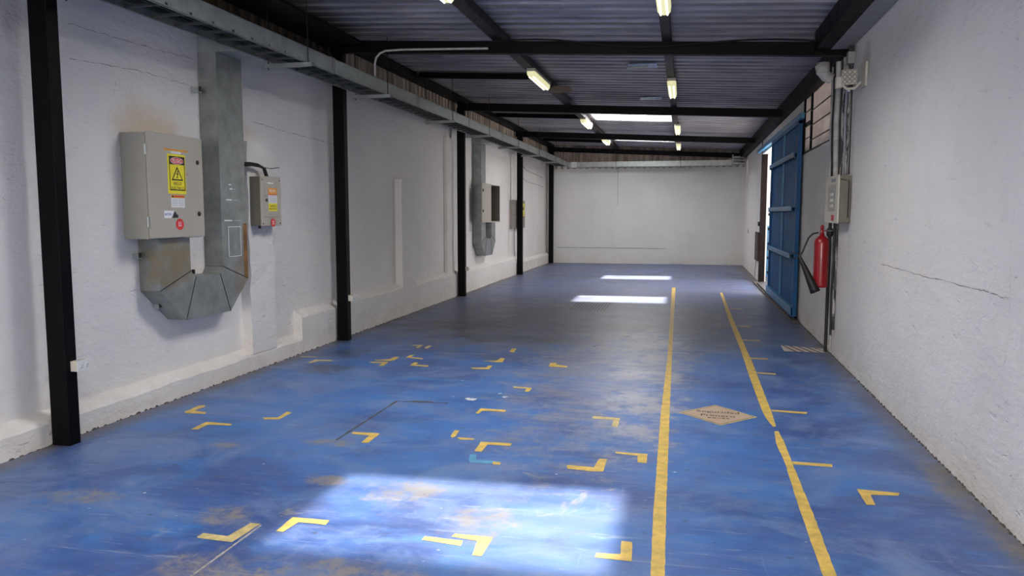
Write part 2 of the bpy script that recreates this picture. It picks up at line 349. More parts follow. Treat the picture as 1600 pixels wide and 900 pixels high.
# outlines of the floor markings, in metres on the floor
CR = [[(7.158, 1.17), (5.833, 1.161), (4.859, 1.17), (4.438, 1.16)], [(4.921, 2.96), (5.477, 2.961), (6.379, 2.983)], [(4.933, 2.71), (5.647, 2.754), (6.364, 2.737)], [(7.368, 2.538), (8.097, 2.5), (9.276, 2.473)], [(8.314, 2.865), (8.247, 2.241)], [(4.421, 1.739), (4.439, 1.381), (4.403, 0.989), (4.482, 0.568)]]
MARKS=[
([(-3.913, 5.444), (-3.924, 5.657), (-3.885, 5.677), (-3.852, 5.634), (-3.857, 5.493), (-3.734, 5.474), (-3.71, 5.422), (-3.879, 5.411)],'yellow chevron mark nearest the left wall, pointing left, in front of the first cabinet'),
([(-3.549, 4.999), (-3.558, 5.211), (-3.332, 5.205), (-3.319, 5.157), (-3.5, 5.145), (-3.497, 5.011)],'yellow corner mark just right of the first black column, nearest that column'),
([(-3.207, 5.423), (-3.09, 5.449), (-3.107, 5.633), (-3.052, 5.609), (-3.049, 5.4), (-3.158, 5.375)],'yellow tick-shaped corner mark lying between the chevron and the floor joint'),
([(-2.336, 5.151), (-2.34, 5.201), (-2.134, 5.204), (-2.126, 4.962), (-2.178, 4.958), (-2.187, 5.137)],'bold yellow corner mark beside the near end of the floor joint'),
([(-4.172, 7.901), (-4.001, 7.929), (-3.957, 7.879), (-4.14, 7.859)],'short faded yellow strip by the left ledge in front of the second column'),
([(-3.921, 7.564), (-3.922, 7.751), (-3.725, 7.775), (-3.7, 7.714), (-3.849, 7.681), (-3.871, 7.556)],'faded yellow corner mark over a dark stain near the left ledge'),
([(-3.28, 7.873), (-3.14, 7.943), (-3.127, 8.102), (-3.076, 8.093), (-3.06, 7.903), (-3.089, 7.859), (-3.258, 7.84)],'thin yellow corner mark opening up-left, beside the double chevrons'),
([(-3.288, 7.759), (-3.082, 7.795), (-3.058, 7.574), (-3.111, 7.572), (-3.126, 7.721), (-3.25, 7.712)],'thin yellow corner mark pointing right, just below another thin one'),
([(-3.224, 8.896), (-3.077, 8.917), (-3.054, 8.702), (-3.1, 8.692), (-3.108, 8.828), (-3.186, 8.846)],'faint yellow corner mark farthest back on the left floor'),
([(-2.998, 8.715), (-3.003, 8.91), (-2.951, 8.874), (-2.943, 8.671)],'short yellow dash beside the farthest faint corner mark'),
([(-2.997, 8.081), (-2.995, 8.232), (-2.961, 8.27), (-2.946, 8.122), (-2.79, 8.078), (-2.78, 8.022)],'upper of two small yellow chevrons pointing left, stacked one behind the other'),
([(-2.796, 7.659), (-2.807, 7.837), (-2.759, 7.829), (-2.745, 7.714), (-2.599, 7.702), (-2.585, 7.635)],'lower of two small yellow chevrons pointing left, nearer the camera'),
([(-2.123, 8.081), (-1.962, 8.117), (-1.956, 8.282), (-1.905, 8.274), (-1.881, 8.041), (-1.94, 8.028)],'farther of two parallel yellow corner marks shaped like a mirrored L'),
([(-2.136, 7.691), (-1.986, 7.724), (-1.981, 7.839), (-1.936, 7.831), (-1.93, 7.634), (-2.109, 7.637)],'nearer of two parallel yellow corner marks shaped like a mirrored L'),
([(-1.952, 8.671), (-1.964, 8.898), (-1.909, 8.91), (-1.886, 8.643)],'single small yellow block on the floor with no arm'),
([(-1.353, 7.916), (-1.372, 8.126), (-1.305, 8.141), (-1.291, 8.035), (-1.165, 7.992), (-1.163, 7.906), (-1.278, 7.924)],'stubby yellow corner mark alone at the edge of the worn grey area'),
([(-1.52, 6.921), (-1.335, 6.901), (-1.333, 6.737), (-1.373, 6.741), (-1.376, 6.858), (-1.503, 6.877)],'yellow corner mark beside two white paint splashes'),
([(-1.609, 5.917), (-1.603, 6.071), (-1.386, 6.065), (-1.385, 6.003), (-1.571, 5.998), (-1.578, 5.898)],'long-armed yellow corner mark just beyond the broken one, right of the floor joint'),
([(-0.678, 5.991), (-0.664, 6.034), (-0.46, 6.005), (-0.457, 5.748), (-0.504, 5.761), (-0.505, 5.947), (-0.667, 5.95)],'pale yellow corner mark nearest the left side of the long straight line, farther one'),
([(-1.612, 5.244), (-1.626, 5.411), (-1.589, 5.401), (-1.576, 5.243), (-1.59, 5.212)],'short yellow stub of a broken corner mark right of the floor joint'),
([(-1.559, 5.227), (-1.531, 5.233), (-1.425, 5.228), (-1.426, 5.196), (-1.522, 5.182)],'thin yellow arm of a broken corner mark beside its stub'),
([(-1.352, 4.945), (-1.364, 5.162), (-1.142, 5.172), (-1.14, 5.111), (-1.303, 5.105), (-1.3, 4.939)],'large yellow corner mark right above the overpainted blue one'),
([(-0.698, 4.781), (-0.687, 4.79), (-0.527, 4.781), (-0.511, 4.962), (-0.46, 4.967), (-0.46, 4.714), (-0.518, 4.701), (-0.687, 4.72)],'large yellow mirrored L mark just beyond the right end of the sunlit patch'),
([(-0.422, 5.132), (-0.206, 5.133), (-0.206, 4.939), (-0.262, 4.943), (-0.27, 5.077), (-0.414, 5.098)],'yellow corner mark close to the long straight line, nearer one, before the diamond sign'),
([(-1.229, 3.505), (-1.228, 3.55), (-1.027, 3.54), (-1.021, 3.479)],'straight yellow strip in the sunlit patch touching a corner mark'),
([(-1.098, 3.573), (-1.09, 3.614), (-0.894, 3.608), (-0.894, 3.39), (-0.941, 3.39), (-0.957, 3.552)],'cracked yellow corner mark in the middle of the sunlit patch'),
([(-0.375, 3.492), (-0.375, 3.542), (-0.261, 3.553), (-0.268, 3.704), (-0.217, 3.703), (-0.205, 3.487)],'yellow mirrored L mark at the lower right corner of the sunlit patch'),
([(-2.328, 3.295), (-2.327, 3.347), (-2.184, 3.339), (-2.164, 3.512), (-2.106, 3.514), (-2.124, 3.279), (-2.315, 3.288)],'worn pale yellow corner mark at the lower left, beside the bright patch'),
([(-1.982, 3.447), (-1.988, 3.631), (-1.779, 3.633), (-1.772, 3.573), (-1.926, 3.575), (-1.942, 3.446)],'yellow corner mark with chipped arm at the left edge of the sunlit patch'),
([(1.012, 4.725), (1.239, 4.708), (1.22, 4.659), (1.069, 4.64), (1.06, 4.477), (1.011, 4.472)],'yellow corner mark alone between the slanting line and the right wall'),
]
TICKS=[
([(0.772, 13.503), (0.986, 13.501), (0.981, 13.426), (0.777, 13.43)],'farthest short yellow tick right of the slanting line'),
([(0.762, 11.427), (0.949, 11.436), (0.943, 11.355), (0.768, 11.348)],'second farthest short yellow tick right of the slanting line'),
([(0.743, 10.18), (0.966, 10.178), (0.955, 10.1), (0.747, 10.104)],'thin yellow tick level with the striped floor patch'),
([(0.735, 8.895), (0.931, 8.89), (0.924, 8.821), (0.735, 8.827)],'yellow tick just nearer than the striped floor patch'),
([(0.734, 8.082), (0.928, 8.061), (0.918, 7.995), (0.734, 8.026)],'yellow tick between the striped patch and the diamond sign'),
([(0.725, 6.537), (1.0, 6.519), (0.986, 6.459), (0.726, 6.484)],'long yellow tick level with the diamond sign'),
([(0.713, 5.176), (0.955, 5.169), (0.947, 5.111), (0.713, 5.115)],'nearest and longest yellow tick right of the slanting line'),
]
LINE_A= [(-0.229, 17.04), (-0.155, 17.056), (-0.103, 8.79), (-0.083, 6.162), (-0.063, 4.131), (-0.042, 2.635), (-0.097, 2.623), (-0.13, 4.116), (-0.152, 6.147), (-0.152, 8.779)]
LINE_B = [(.735, 16.18), (.781, 16.19), (0.75, 12.04), (0.747, 8.668), (0.72, 6.493), (0.713, 6.216), (0.707, 6.023), (0.682, 6.009), (0.656, 6.276), (0.649, 6.531), (0.656, 7.73), (0.677, 9.359), (0.684, 12.026)]
LINE_C= [(0.68, 5.883), (0.709, 5.89), (0.716, 5.597), (0.71, 5.179), (0.705, 4.258), (0.692, 3.539), (0.685, 3.137), (0.628, 3.125), (0.632, 3.526), (0.642, 4.311), (0.664, 5.131), (0.657, 5.584)]
DIAMOND= [(-0.01, 6.291), (0.287, 6.603), (0.594, 6.272), (0.3, 5.961)]
STRIPE= [(1.175, 9.844), (1.647, 9.684), (1.628, 9.408), (1.165, 9.413)]
CYAN= [(-1.334, 4.74), (-1.359, 4.872), (-1.318, 4.874), (-1.292, 4.766), (-1.137, 4.766), (-1.127, 4.726), (-1.313, 4.704)]
CYANY= [(-1.177, 4.754), (-1.123, 4.753), (-1.117, 4.705), (-1.164, 4.701)]
JOINT = [[(-2.374, 4.978), (-2.353, 5.147), (-2.367, 6.154), (-1.92, 6.184)]]
# left wall with its plinth
mb = MB().box((WL-.2, Y0, 0), (WL, YB+.2, 3.27), wallL_m)
mb.build('wall_left', label='long rough white plastered wall on the left with electrical cabinets', cat='wall', kind='structure')
def ledge(y0, y1, h, n=40):
    "plinth with an uneven, slumped top edge"
    m = MB(); rnd = random.Random(int(y0*10)+3); rows = []
    for k in range(n+1):
        y = y0+(y1-y0)*k/n; j = rnd.uniform(-.008, .008)
        rows.append([(WL-.02, y, 0), (LEDGE+rnd.uniform(-.004, .004), y, 0), (LEDGE, y, h-.03+j), (LEDGE-.02, y, h-.005+j), (WL+.02, y, h+.035+j), (WL-.02, y, h+.05)])
    vs = [p for r_ in rows for p in r_]; c = 6
    fs = [(k*c+i, k*c+i+1, (k+1)*c+i+1, (k+1)*c+i) for k in range(n) for i in range(c-1)]+[tuple(range(c)), tuple(n*c+i for i in range(c))[::-1]]
    return m.faces(vs, fs, wallL_m)
ledge(Y0, 8.15, .18, 160).build('baseboard_left', label='low white plaster ledge along the foot of the left wall', cat='ledge', kind='structure')
ledge(8.1, 8.98, .44, 10).build('baseboard_left', label='short taller white plinth block just before the second black column', cat='ledge', kind='structure')
ledge(9.14, 14.3, .46, 50).build('baseboard_left', label='knee-high white plinth between the second and third black columns', cat='ledge', kind='structure')
ledge(14.55, 19.78, .45, 50).build('baseboard_left', label='knee-high white plinth between the third and fourth black columns', cat='ledge', kind='structure')
ledge(19.95, 24.88, .30, 50).build('baseboard_left', label='low white plinth at the far end of the left wall', cat='ledge', kind='structure')
def rough_box(a, b, m, name, label, n=16, amp=.006, broken=0):
    mb = MB(); rnd = random.Random(5); (x0, y0, z0), (x1, y1, z1) = a, b; rows = []
    for k in range(n+1):
        z = z0+(z1-z0)*k/n; j = lambda: rnd.uniform(-amp, amp)
        rows.append([(x0, y0, z), (x1+j(), y0+j()*1.5, z), (x1+j(), (y0+y1)/2, z), (x1+j(), y1+j()*1.5, z), (x0, y1, z)])
    if broken:
        rows[-1] = [(x, y, z-(broken if i in (3, 4) else 0)) for i, (x, y, z) in enumerate(rows[-1])]
    vs = [p for r_ in rows for p in r_]; c = 5
    fs = [(k*c+i, k*c+(i+1) % c, (k+1)*c+(i+1) % c, (k+1)*c+i) for k in range(n) for i in range(c)]+[tuple(range(c))[::-1], tuple(n*c+i for i in range(c))]
    return mb.faces(vs, fs, m).build(name, label=label, cat='pilaster', kind='structure')
rough_box((WL-.02, 7.05, .17), (-4.25, 7.52, 2.31), wallL_m, 'pilaster', 'broken-topped white pilaster behind the small grey breaker cabinet', broken=.06)
rough_box((WL-.02, 11.38, .4), (-4.25, 12.0, 2.12), wallL_m, 'pilaster', 'flat white pilaster midway between the second and third columns')
rough_box((WL-.02, 13.9, .4), (-4.30, 14.3, 3.0), wallL_m, 'pilaster', 'shallow white pilaster just before the third black column')
rough_box((WL-.02, 19.3, .4), (-4.335, 20.0, 3.0), wallL_m, 'pilaster', 'white pilaster carrying conduits beside the fourth black column')
def cladding(axis, at, lo, hi, z0, z1, name, label, pitch=.19, m=None):
    mb = MB(); n = int((hi-lo)/pitch); prof = []
    for k in range(n+1):
        t = lo+k*pitch
        prof += [(t, 0), (t+pitch*.45, 0), (t+pitch*.55, .03), (t+pitch*.9, .03)]
    vs = []
    for t, d in prof:
        for z in (z0, z1): vs.append((at+d, t, z) if axis == 1 else (t, at-d, z))
    fs = [(2*k, 2*k+1, 2*k+3, 2*k+2) for k in range(len(prof)-1)]
    return mb.faces(vs, fs, m or clad_m).build(name, label=label, cat='cladding', kind='structure', normals=False)
cladding(1, -4.33, 9.06, YB, 3.24, 3.86, 'wall_left_cladding', 'brownish corrugated sheet closing the gap between left wall and roof')
cladding(1, -4.33, Y0, 9.0, 3.24, 3.86, 'wall_left_cladding', 'near corrugated sheet, coloured black-brown as shade, above the left cable tray, nearer than the second column', .19, cladd_m)
cladding(0, YB+.02, -4.4, 2.0, 3.0, 3.86, 'wall_back_cladding', 'dark corrugated sheet above the white back wall', .2)
# back wall
mb = MB().box((-4.6, YB, 0), (2.0, YB+.2, 3.1), wallB_m)
mb.build('wall_back', label='white painted back wall at the far end of the hall', cat='wall', kind='structure')
mb = MB().box((-4.0, YB-.012, .49), (-.55, YB, .505), gryp_m)
mb.build('trim_back', label='thin grey line running low across the left part of the back wall', cat='trim', kind='structure')
MB().tube([(-2.07, YB-.012, 3.05), (-2.07, YB-.012, 1.85)], .007, gryp_m, 6).build('trim_conduit', label='thin dark cable running down the middle of the back wall', cat='cable', kind='structure')
mb = MB().box((-.45, YB-.02, .02), (-.03, YB, 2.34), wallB_m)
mb.build('trim_blocked_opening', label='faint raised outline of a blocked opening in the back wall', cat='trim', kind='structure')
# right wall in pieces around the window and the doorway
def wallseg(y0, y1, z0, z1):
    t = .16; vs = [(rx(y), y, z) for y in (y0, y1) for z in (z0, z1)]+[(rx(y)+t, y, z) for y in (y0, y1) for z in (z0, z1)]
    return vs, [(0, 1, 3, 2), (4, 6, 7, 5), (0, 4, 5, 1), (2, 3, 7, 6), (0, 2, 6, 4), (1, 5, 7, 3)]
mb = MB()
for seg in ((Y0, 10.0, 0, 3.6), (10.0, 12.25, 0, 2.46), (12.25, 16.1, 0, 3.6), (16.1, 19.05, 2.95, 3.6), (19.05, 23.5, 0, 3.6), (23.5, 24.1, 0, 2.55), (23.5, 24.1, 3.15, 3.6), (24.1, YB+.1, 0, 3.6)):
    mb.faces(*wallseg(*seg), wallR_m)
mb.build('wall_right', label='long white rendered wall on the right with window and doorway', cat='wall', kind='structure')
# near end of the building, open entrance
mb = MB().box((-4.6, Y0-.2, 0), (-3.7, Y0, 3.8), wallB_m).box((1.2, Y0-.2, 0), (2.0, Y0, 3.8), wallB_m).box((-3.7, Y0-.2, 3.3), (1.2, Y0, 3.8), wallB_m)
mb.build('wall_front', label='white wall with the wide entrance behind the camera', cat='wall', kind='structure')

# ---------------------------------------------------------------- roof: corrugated sheets with fibreglass roof lights
PITCH_Y = .25
def profile(y0, y1):
    pr = []; k = math.floor(y0/PITCH_Y)
    while k*PITCH_Y < y1:
        t = k*PITCH_Y
        for dy, d in ((0, 0), (.11, 0), (.145, .05), (.215, .05)):
            if y0-1e-6 <= t+dy <= y1+1e-6: pr.append((t+dy, d))
        k += 1
    h = lambda y: next((d for (dy, d, lim) in ((0, 0, .11), (.11, 0, .145), (.145, .05, .215), (.215, .05, .25)) if (y % PITCH_Y) <= lim), 0)
    if not pr or pr[0][0] > y0+1e-4: pr.insert(0, (y0, pr[0][1] if pr else 0))
    if pr[-1][0] < y1-1e-4: pr.append((y1, pr[-1][1]))
    return pr
def sheet(mb, x0, x1, y0, y1, m, lift=0.):
    pr = profile(y0, y1); vs = []
    for y, d in pr:
        vs += [(x0, y, rz(x0)+d+lift), (x1, y, rz(x1)+d+lift)]
    mb.faces(vs, [(2*k, 2*k+1, 2*k+3, 2*k+2) for k in range(len(pr)-1)], m)
mb = MB(); RX0, RX1, A0, A1 = -4.7, 2.2, -1.97, -.31
sheet(mb, RX0, A0, Y0-1.5, YB+.4, roof_m); sheet(mb, A1, RX1, Y0-1.5, YB+.4, roof_m)
y = Y0-1.5
for a, b in SKY_Y+[(YB+.4, None)]:
    sheet(mb, A0, A1, y, a, roof_m); y = b
mb.build('ceiling', label='corrugated zinc roof sheets seen from below', cat='ceiling', kind='structure', normals=False)
for i, (a, b) in enumerate(SKY_Y):
    if i < 3: lab = 'translucent fibreglass roof light behind the camera'
    else: lab = ('translucent roof light just above the top of the picture', 'larger bright roof light, nearer one in view', 'thin bright roof light, the farthest')[i-3]
    mb = MB(); sheet(mb, A0-.05, A1+.05, a-.05, b+.05, skyo_m if i == 3 else skyl_m, .004)
    mb.build('window_%d' % (i+2), label=lab, cat='skylight', kind='structure', normals=False)

# steel frame
COLS = [(-.85, 'black steel column behind the camera'), (4.50, 'nearest black steel column, at the left edge of the picture'), (9.06, 'second black steel column, right of the small breaker cabinet'),
        (14.42, 'third black steel column, left of the open cabinet duct'), (19.86, 'fourth black steel column in front of the far conduits'), (24.72, 'farthest black steel column, in the back left corner')]
for y, lab in COLS:
    mb = MB().box((-4.245, y-.05, 0), (-4.10, y+.05, bz(-4.1)+.05), black_m, .006)
    mb.box((-4.205, y+.05, .0), (-4.14, y+.062, 3.4), black_m)
    mb.build('steel_column', label=lab, cat='column', group='black steel columns on the left', kind='structure')
BEAMS = [(-6.2, 'behind the camera'), (-.85, 'behind the camera'), (4.0, 'just out of the picture overhead'), (9.0, 'nearest in the picture'), (14.45, 'second in the picture'), (19.7, 'third, between the two roof lights'), (24.6, 'farthest, above the back wall')]
for y, lab in BEAMS:
    x0, x1 = -4.24, rx(y)+.02
    mb = MB(); h = .14
    def beambox(mb, x0, x1, y0, y1, dz0, dz1, m):
        vs = [(x, yy, bz(x)+dz) for x in (x0, x1) for yy in (y0, y1) for dz in (dz0, dz1)]
        mb.faces(vs, [(0, 1, 3, 2), (4, 6, 7, 5), (0, 4, 5, 1), (2, 3, 7, 6), (0, 2, 6, 4), (1, 5, 7, 3)], m)
    beambox(mb, x0, x1, y-.05, y+.05, 0, .015, black_m); beambox(mb, x0, x1, y-.05, y+.05, .125, .14, black_m); beambox(mb, x0, x1, y-.04, y+.04, .015, .125, black_m)
    mb.build('roof_beam', label='black steel cross beam of the roof, '+lab, cat='beam', group='black roof cross beams', kind='structure')
def purlin(x0, x1, y0, y1, lab, m=brownb_m, dz=(.14, .235)):
    mb = MB(); vs = [(x, y, bz(x)+d) for x in (x0, x1) for y in (y0, y1) for d in dz]
    mb.faces(vs, [(0, 1, 3, 2), (4, 6, 7, 5), (0, 4, 5, 1), (2, 3, 7, 6), (0, 2, 6, 4), (1, 5, 7, 3)], m)
    return mb.build('roof_purlin', label=lab, cat='purlin', kind='structure')
purlin(-2.20, -2.06, Y0, YB, 'long dark purlin carrying the left row of lamps')
purlin(-.28, -.18, Y0, YB, 'long dark purlin carrying the right row of lamps')
purlin(-4.30, -4.10, Y0, YB, 'black edge beam where the roof meets the left wall', black_m, (.14, .235))
purlin(1.60, 1.84, 9.1, YB, 'black edge beam where the roof meets the right wall beyond the nearest cross beam', black_m, (.0, .235))
purlin(1.31, 1.46, Y0, 8.94, 'black edge beam on the right nearer than the nearest cross beam', black_m, (.045, .235))
MB().box((-4.3, Y0, 3.60), (-3.78, 8.95, 3.63), black_m).build('roof_soffit', label='black board added to darken the space over the cable tray in the near left corner', cat='soffit', kind='structure')  # black panel added to darken the corner above the tray
mb = MB(); mb.faces([(1.465, Y0, 3.31), (rx(Y0)-.002, Y0, 3.31), (rx(8.9)-.002, 8.9, 3.31), (1.465, 8.9, 3.31), (1.465, Y0, 3.33), (rx(Y0)-.002, Y0, 3.33), (rx(8.9)-.002, 8.9, 3.33), (1.465, 8.9, 3.33)],
    [(0, 1, 2, 3), (4, 5, 6, 7), (0, 3, 7, 4), (2, 3, 7, 6)], soff_m)
mb.build('roof_soffit', label='grey soffit strip between the right wall and the black edge beam', cat='soffit', kind='structure')
for y, lab in ((11.7, 'nearest'), (16.7, 'middle'), (22.5, 'farthest')):
    purlin(-4.05, -2.2, y-.03, y+.03, lab+' short black cross purlin on the left side of the roof', black_m, (.15, .235))
MB().box((-2.15, 12.25, 3.55), (-1.80, 12.75, 3.57), brick_m).build('brown_board', label='brown board scrap above the nearest complete left lamp', cat='board')
patch_m = simple('bluish_glow_paint', (.30, .42, .60), .35, .4, .3, 14)  # blue of light and reflections at the roof, painted onto added plates
for (x0, y0, x1, y1), lab in (((-3.15, 9.98, -2.90, 10.22), 'small bluish plate painted as roof glow on the left, behind the nearest cross beam'), ((-.78, 10.7, -.40, 11.0), 'small bluish plate painted as roof glow beside the right purlin, nearer of two'), ((-.78, 13.8, -.43, 14.1), 'small bluish plate painted as roof glow beside the right purlin, farther of two')):
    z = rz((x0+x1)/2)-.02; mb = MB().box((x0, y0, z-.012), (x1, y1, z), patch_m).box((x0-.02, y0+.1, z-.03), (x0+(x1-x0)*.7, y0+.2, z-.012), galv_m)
    mb.build('roof_glow_plate', label=lab, cat='roof plate', group='bluish plates painted as roof glow')

# ---------------------------------------------------------------- window, doorway, outside
fr = thing('window_1', (rx(11), 11.1, 2.46), 'barred frosted window high in the right wall, right of the blue door', 'window', kind='structure')
mb = MB(); x = rx(11.1)
def fbar(y0, y1, z0, z1, d=.025): mb.box((x-.003, y0, z0), (x+d, y1, z1), black_m)
fbar(10.0, 10.05, 2.46, 3.4); fbar(12.2, 12.25, 2.46, 3.4); fbar(11.55, 11.60, 2.46, 3.4); fbar(10.0, 12.25, 2.455, 2.48); fbar(11.6, 12.2, 2.84, 2.89)
for z in (2.60, 2.80, 3.0): fbar(10.05, 11.55, z, z+.008, .012)
for z in (2.66, 3.04): fbar(11.6, 12.2, z, z+.008, .012)
mb.build('window_frame', fr)
MB().box((x+.03, 10.03, 2.47), (x+.036, 12.22, 3.42), pane_m).build('window_pane', fr)
MB().box((rx(23.8)+.06, 23.5, 2.55), (rx(23.8)+.066, 24.1, 3.15), pane_m).build('window_9', label='narrow bright slit window at the far end of the right wall', cat='window', kind='structure')
MB().box((1.9, 20.6, 0), (7, 20.8, 1.28), doorl_m).box((1.9, 20.6, 1.28), (7, 20.8, 4.2), wallB_m).build('exterior_wall', label='white outdoor wall with blue lower band seen through the doorway', cat='wall', kind='structure')
dpost_m = simple('black_brown_post', (.010, .006, .006), .6, 0, .3, 5, spec=.1)
tile_m = simple('brown_paving', (.36, .33, .31), .7, 0, .2, 6)
MB().box((rx(17)+.0, 2, -.1), (14, 30, -.002), tile_m).build('exterior_ground', label='brown paving outside the doorway', cat='ground', kind='structure')
MB().box((rx(19)-.01, 18.95, 0), (rx(19)+.12, 19.06, 3.3), dpost_m).build('door_1_post', label='dark brown steel post at the far side of the doorway', cat='door post', kind='structure')

door = thing('sliding_door', (rx(14)-.09, 14.1, .03), 'tall blue corrugated steel sliding door hanging along the right wall', 'door', kind='thing')
DX0, DX1, DY0, DY1 = 1.60, 1.66, 12.15, 15.75
mb = MB(); n = 22; pr = []
for k in range(n):
    t = DY0+.05+(DY1-DY0-.1)*k/n; p = (DY1-DY0-.1)/n
    pr += [(t, 0), (t+p*.5, 0), (t+p*.62, .025), (t+p*.88, .025)]
pr.append((DY1-.05, 0)); vs = []
for t, d in pr: vs += [(1.635+d*.9, t, .1), (1.635+d*.9, t, 2.93)]
mb.faces(vs, [(2*k, 2*k+1, 2*k+3, 2*k+2) for k in range(len(pr)-1)], doorb_m)
mb.build('door_sheet', door, normals=False)
mb = MB()
mb.box((DX0, DY0, .06), (DX1, DY0+.06, 2.95), doorb_m, .004).box((DX0, DY1-.06, .06), (DX1, DY1, 2.95), doorb_m, .004).box((DX0, DY0, 2.90), (DX1, DY1, 2.96), doorb_m, .004)
mb.box((1.605, 13.9, .1), (1.63, 13.94, 2.9), doorl_m)
mb.build('door_frame', door)
for z0, z1, y0 in ((.06, .20, DY0+.02), (.90, .985, DY0+.3), (1.62, 1.70, DY0+.3), (2.42, 2.50, DY0+.2)):
    mb = MB().box((1.572, y0, z0), (1.60, DY1, z0+.012), doorl_m).box((1.572, y0, z0), (1.584, DY1, z1), doorm_m).box((1.568, y0, z1-.014), (1.586, DY1, z1+.004), doorl_m).box((1.584, y0, z1-.01), (1.63, DY1, z1), doorl_m)
    mb.build('door_rail', door, label='lighter blue horizontal rail')
mb = MB()
for z in [.15+.28*k for k in range(6)]: mb.box((1.58, DY1, z), (1.62, DY1+.05, z+.05), stblk_m)
mb.box((1.60, DY1, .1), (1.612, DY1+.03, 2.0), white_m)
mb.build('door_edge_strip', door, label='white notched strip on the far edge')
mb = MB().box((1.60, 12.0, 2.96), (1.66, 18.9, 3.04), doorl_m, .005)
mb.build('door_track', label='light blue overhead track carrying the sliding door', cat='door track')
MB().box((1.575, 11.9, 0), (1.66, 18.9, .03), joint_m).box((1.605, 12.0, .03), (1.62, 18.0, .055), brownb_m).build('floor_track', label='rusty floor guide rail under the blue sliding door', cat='floor rail')

# ---------------------------------------------------------------- cable trays
tray = thing('cable_tray', (-3.77, 7, 3.05), 'long galvanised cable tray hanging along the left wall', 'cable tray')
TX0, TX1, TZ0, TZ1 = -3.94, -3.60, 3.05, 3.205; TY1 = 24.45
mb = MB().box((TX1-.004, Y0+.5, TZ0), (TX1, TY1, TZ1), galv_m).box((TX1-.02, Y0+.5, TZ0), (TX1, TY1, TZ0+.004), galv_m).box((TX1-.02, Y0+.5, TZ1-.004), (TX1, TY1, TZ1), galv_m)
mb.build('outer_rail', tray)
MB().box((TX0, Y0+.5, TZ0), (TX0+.004, TY1, TZ1), galvd_m).box((TX0, Y0+.5, TZ0), (TX0+.02, TY1, TZ0+.004), galvd_m).build('inner_rail', tray)
mb = MB(); y = .5
while y < TY1: mb.box((TX0, y, TZ0+.012), (TX1, y+.03, TZ0+.03), darkg_m); y += .28
mb.build('rungs', tray)['kind'] = 'stuff'
mb = MB(); rnd = random.Random(3)
for k in range(9):
    x = TX0+.04+.032*k; z = TZ0+.045+rnd.uniform(0, .02); p = [(x+rnd.uniform(-.008, .008), yy, z+rnd.uniform(-.004, .012)) for yy in [Y0+1+1.2*q for q in range(29)]]
    mb.tube(p, rnd.uniform(.010, .016), dark_m if k % 3 else green_m, 6)
mb.build('cables', tray, label='black and dark green cables lying in the tray')
for y in (1.5, 4.6, 7.62, 10.3, 12.9, 15.4, 18.0, 20.6, 23.2): MB().box((TX1, y, TZ0-.004), (TX1+.004, y+.10, TZ1+.004), galvd_m).build('splice_plate', tray)
HY = [(1.9, 'behind the camera'), (4.5, 'near the top edge of the picture'), (7.05, 'before the second column'), (9.12, 'beside the nearest cross beam'), (11.85, 'midway to the third column'),
      (14.2, 'beside the third column'), (16.8, 'above the branch duct'), (19.3, 'beside the fourth column'), (21.9, 'near the back corner')]
for y, lab in HY:
    h = thing('tray_hanger', (-3.75, y, 3.04), 'strut and threaded rods holding the left cable tray, '+lab, 'tray hanger', 'hangers of the left cable tray')
    MB().box((-4.02, y-.02, 3.005), (-3.53, y+.02, 3.045), galvd_m, .003).build('strut', h)
    for x in (-3.565, -3.985): MB().tube([(x, y, 2.985), (x, y, rz(x)-.02)], .005, dark_m, 6).build('rod', h)
bt = thing('back_cable_tray', (-1, 24.45, 3.02), 'galvanised cable tray running along the top of the back wall', 'cable tray')
mb = MB().box((-3.59, 24.44, 3.02), (1.35, 24.445, 3.19), galv_m).box((-3.59, 24.44, 3.02), (1.35, 24.46, 3.025), galv_m).box((-3.5, 24.432, 3.015), (-3.32, 24.44, 3.195), white_m)
mb.build('outer_rail', bt)
MB().box((-3.59, 24.80, 3.02), (1.35, 24.805, 3.19), galvd_m).build('inner_rail', bt)
mb = MB(); x = -3.5
while x < 1.3: mb.box((x, 24.44, 3.03), (x+.03, 24.80, 3.045), galvd_m); x += .25
mb.build('rungs', bt)['kind'] = 'stuff'
mb = MB()
for a in ((24.44), (24.80)): MB().box((1.352, a, 3.05), (1.6, a+.006, 3.30), galvd_m).build('end_bracket', bt)
for k in range(3): mb.box((1.36, 24.0, 3.06+.08*k), (1.70, 24.44, 3.075+.08*k), galv_m)
mb.box((1.35, 23.98, 3.04), (1.37, 24.44, 3.32), galv_m)
mb.build('end_ladder', bt, label='open ladder section turning up at the right end')
for x, lab in ((-2.1, 'left'), (-.15, 'right')):
    h = thing('tray_hanger', (x, 24.62, 3.0), 'threaded rods holding the back wall cable tray, %s pair' % lab, 'tray hanger', 'hangers of the back cable tray')
    MB().box((x-.02, 24.38, 2.985), (x+.02, 24.86, 3.015), galvd_m).build('strut', h)
    for yy in (24.41, 24.84): MB().tube([(x, yy, 2.98), (x, yy, rz(x)-.02)], .005, dark_m, 6).build('rod', h)

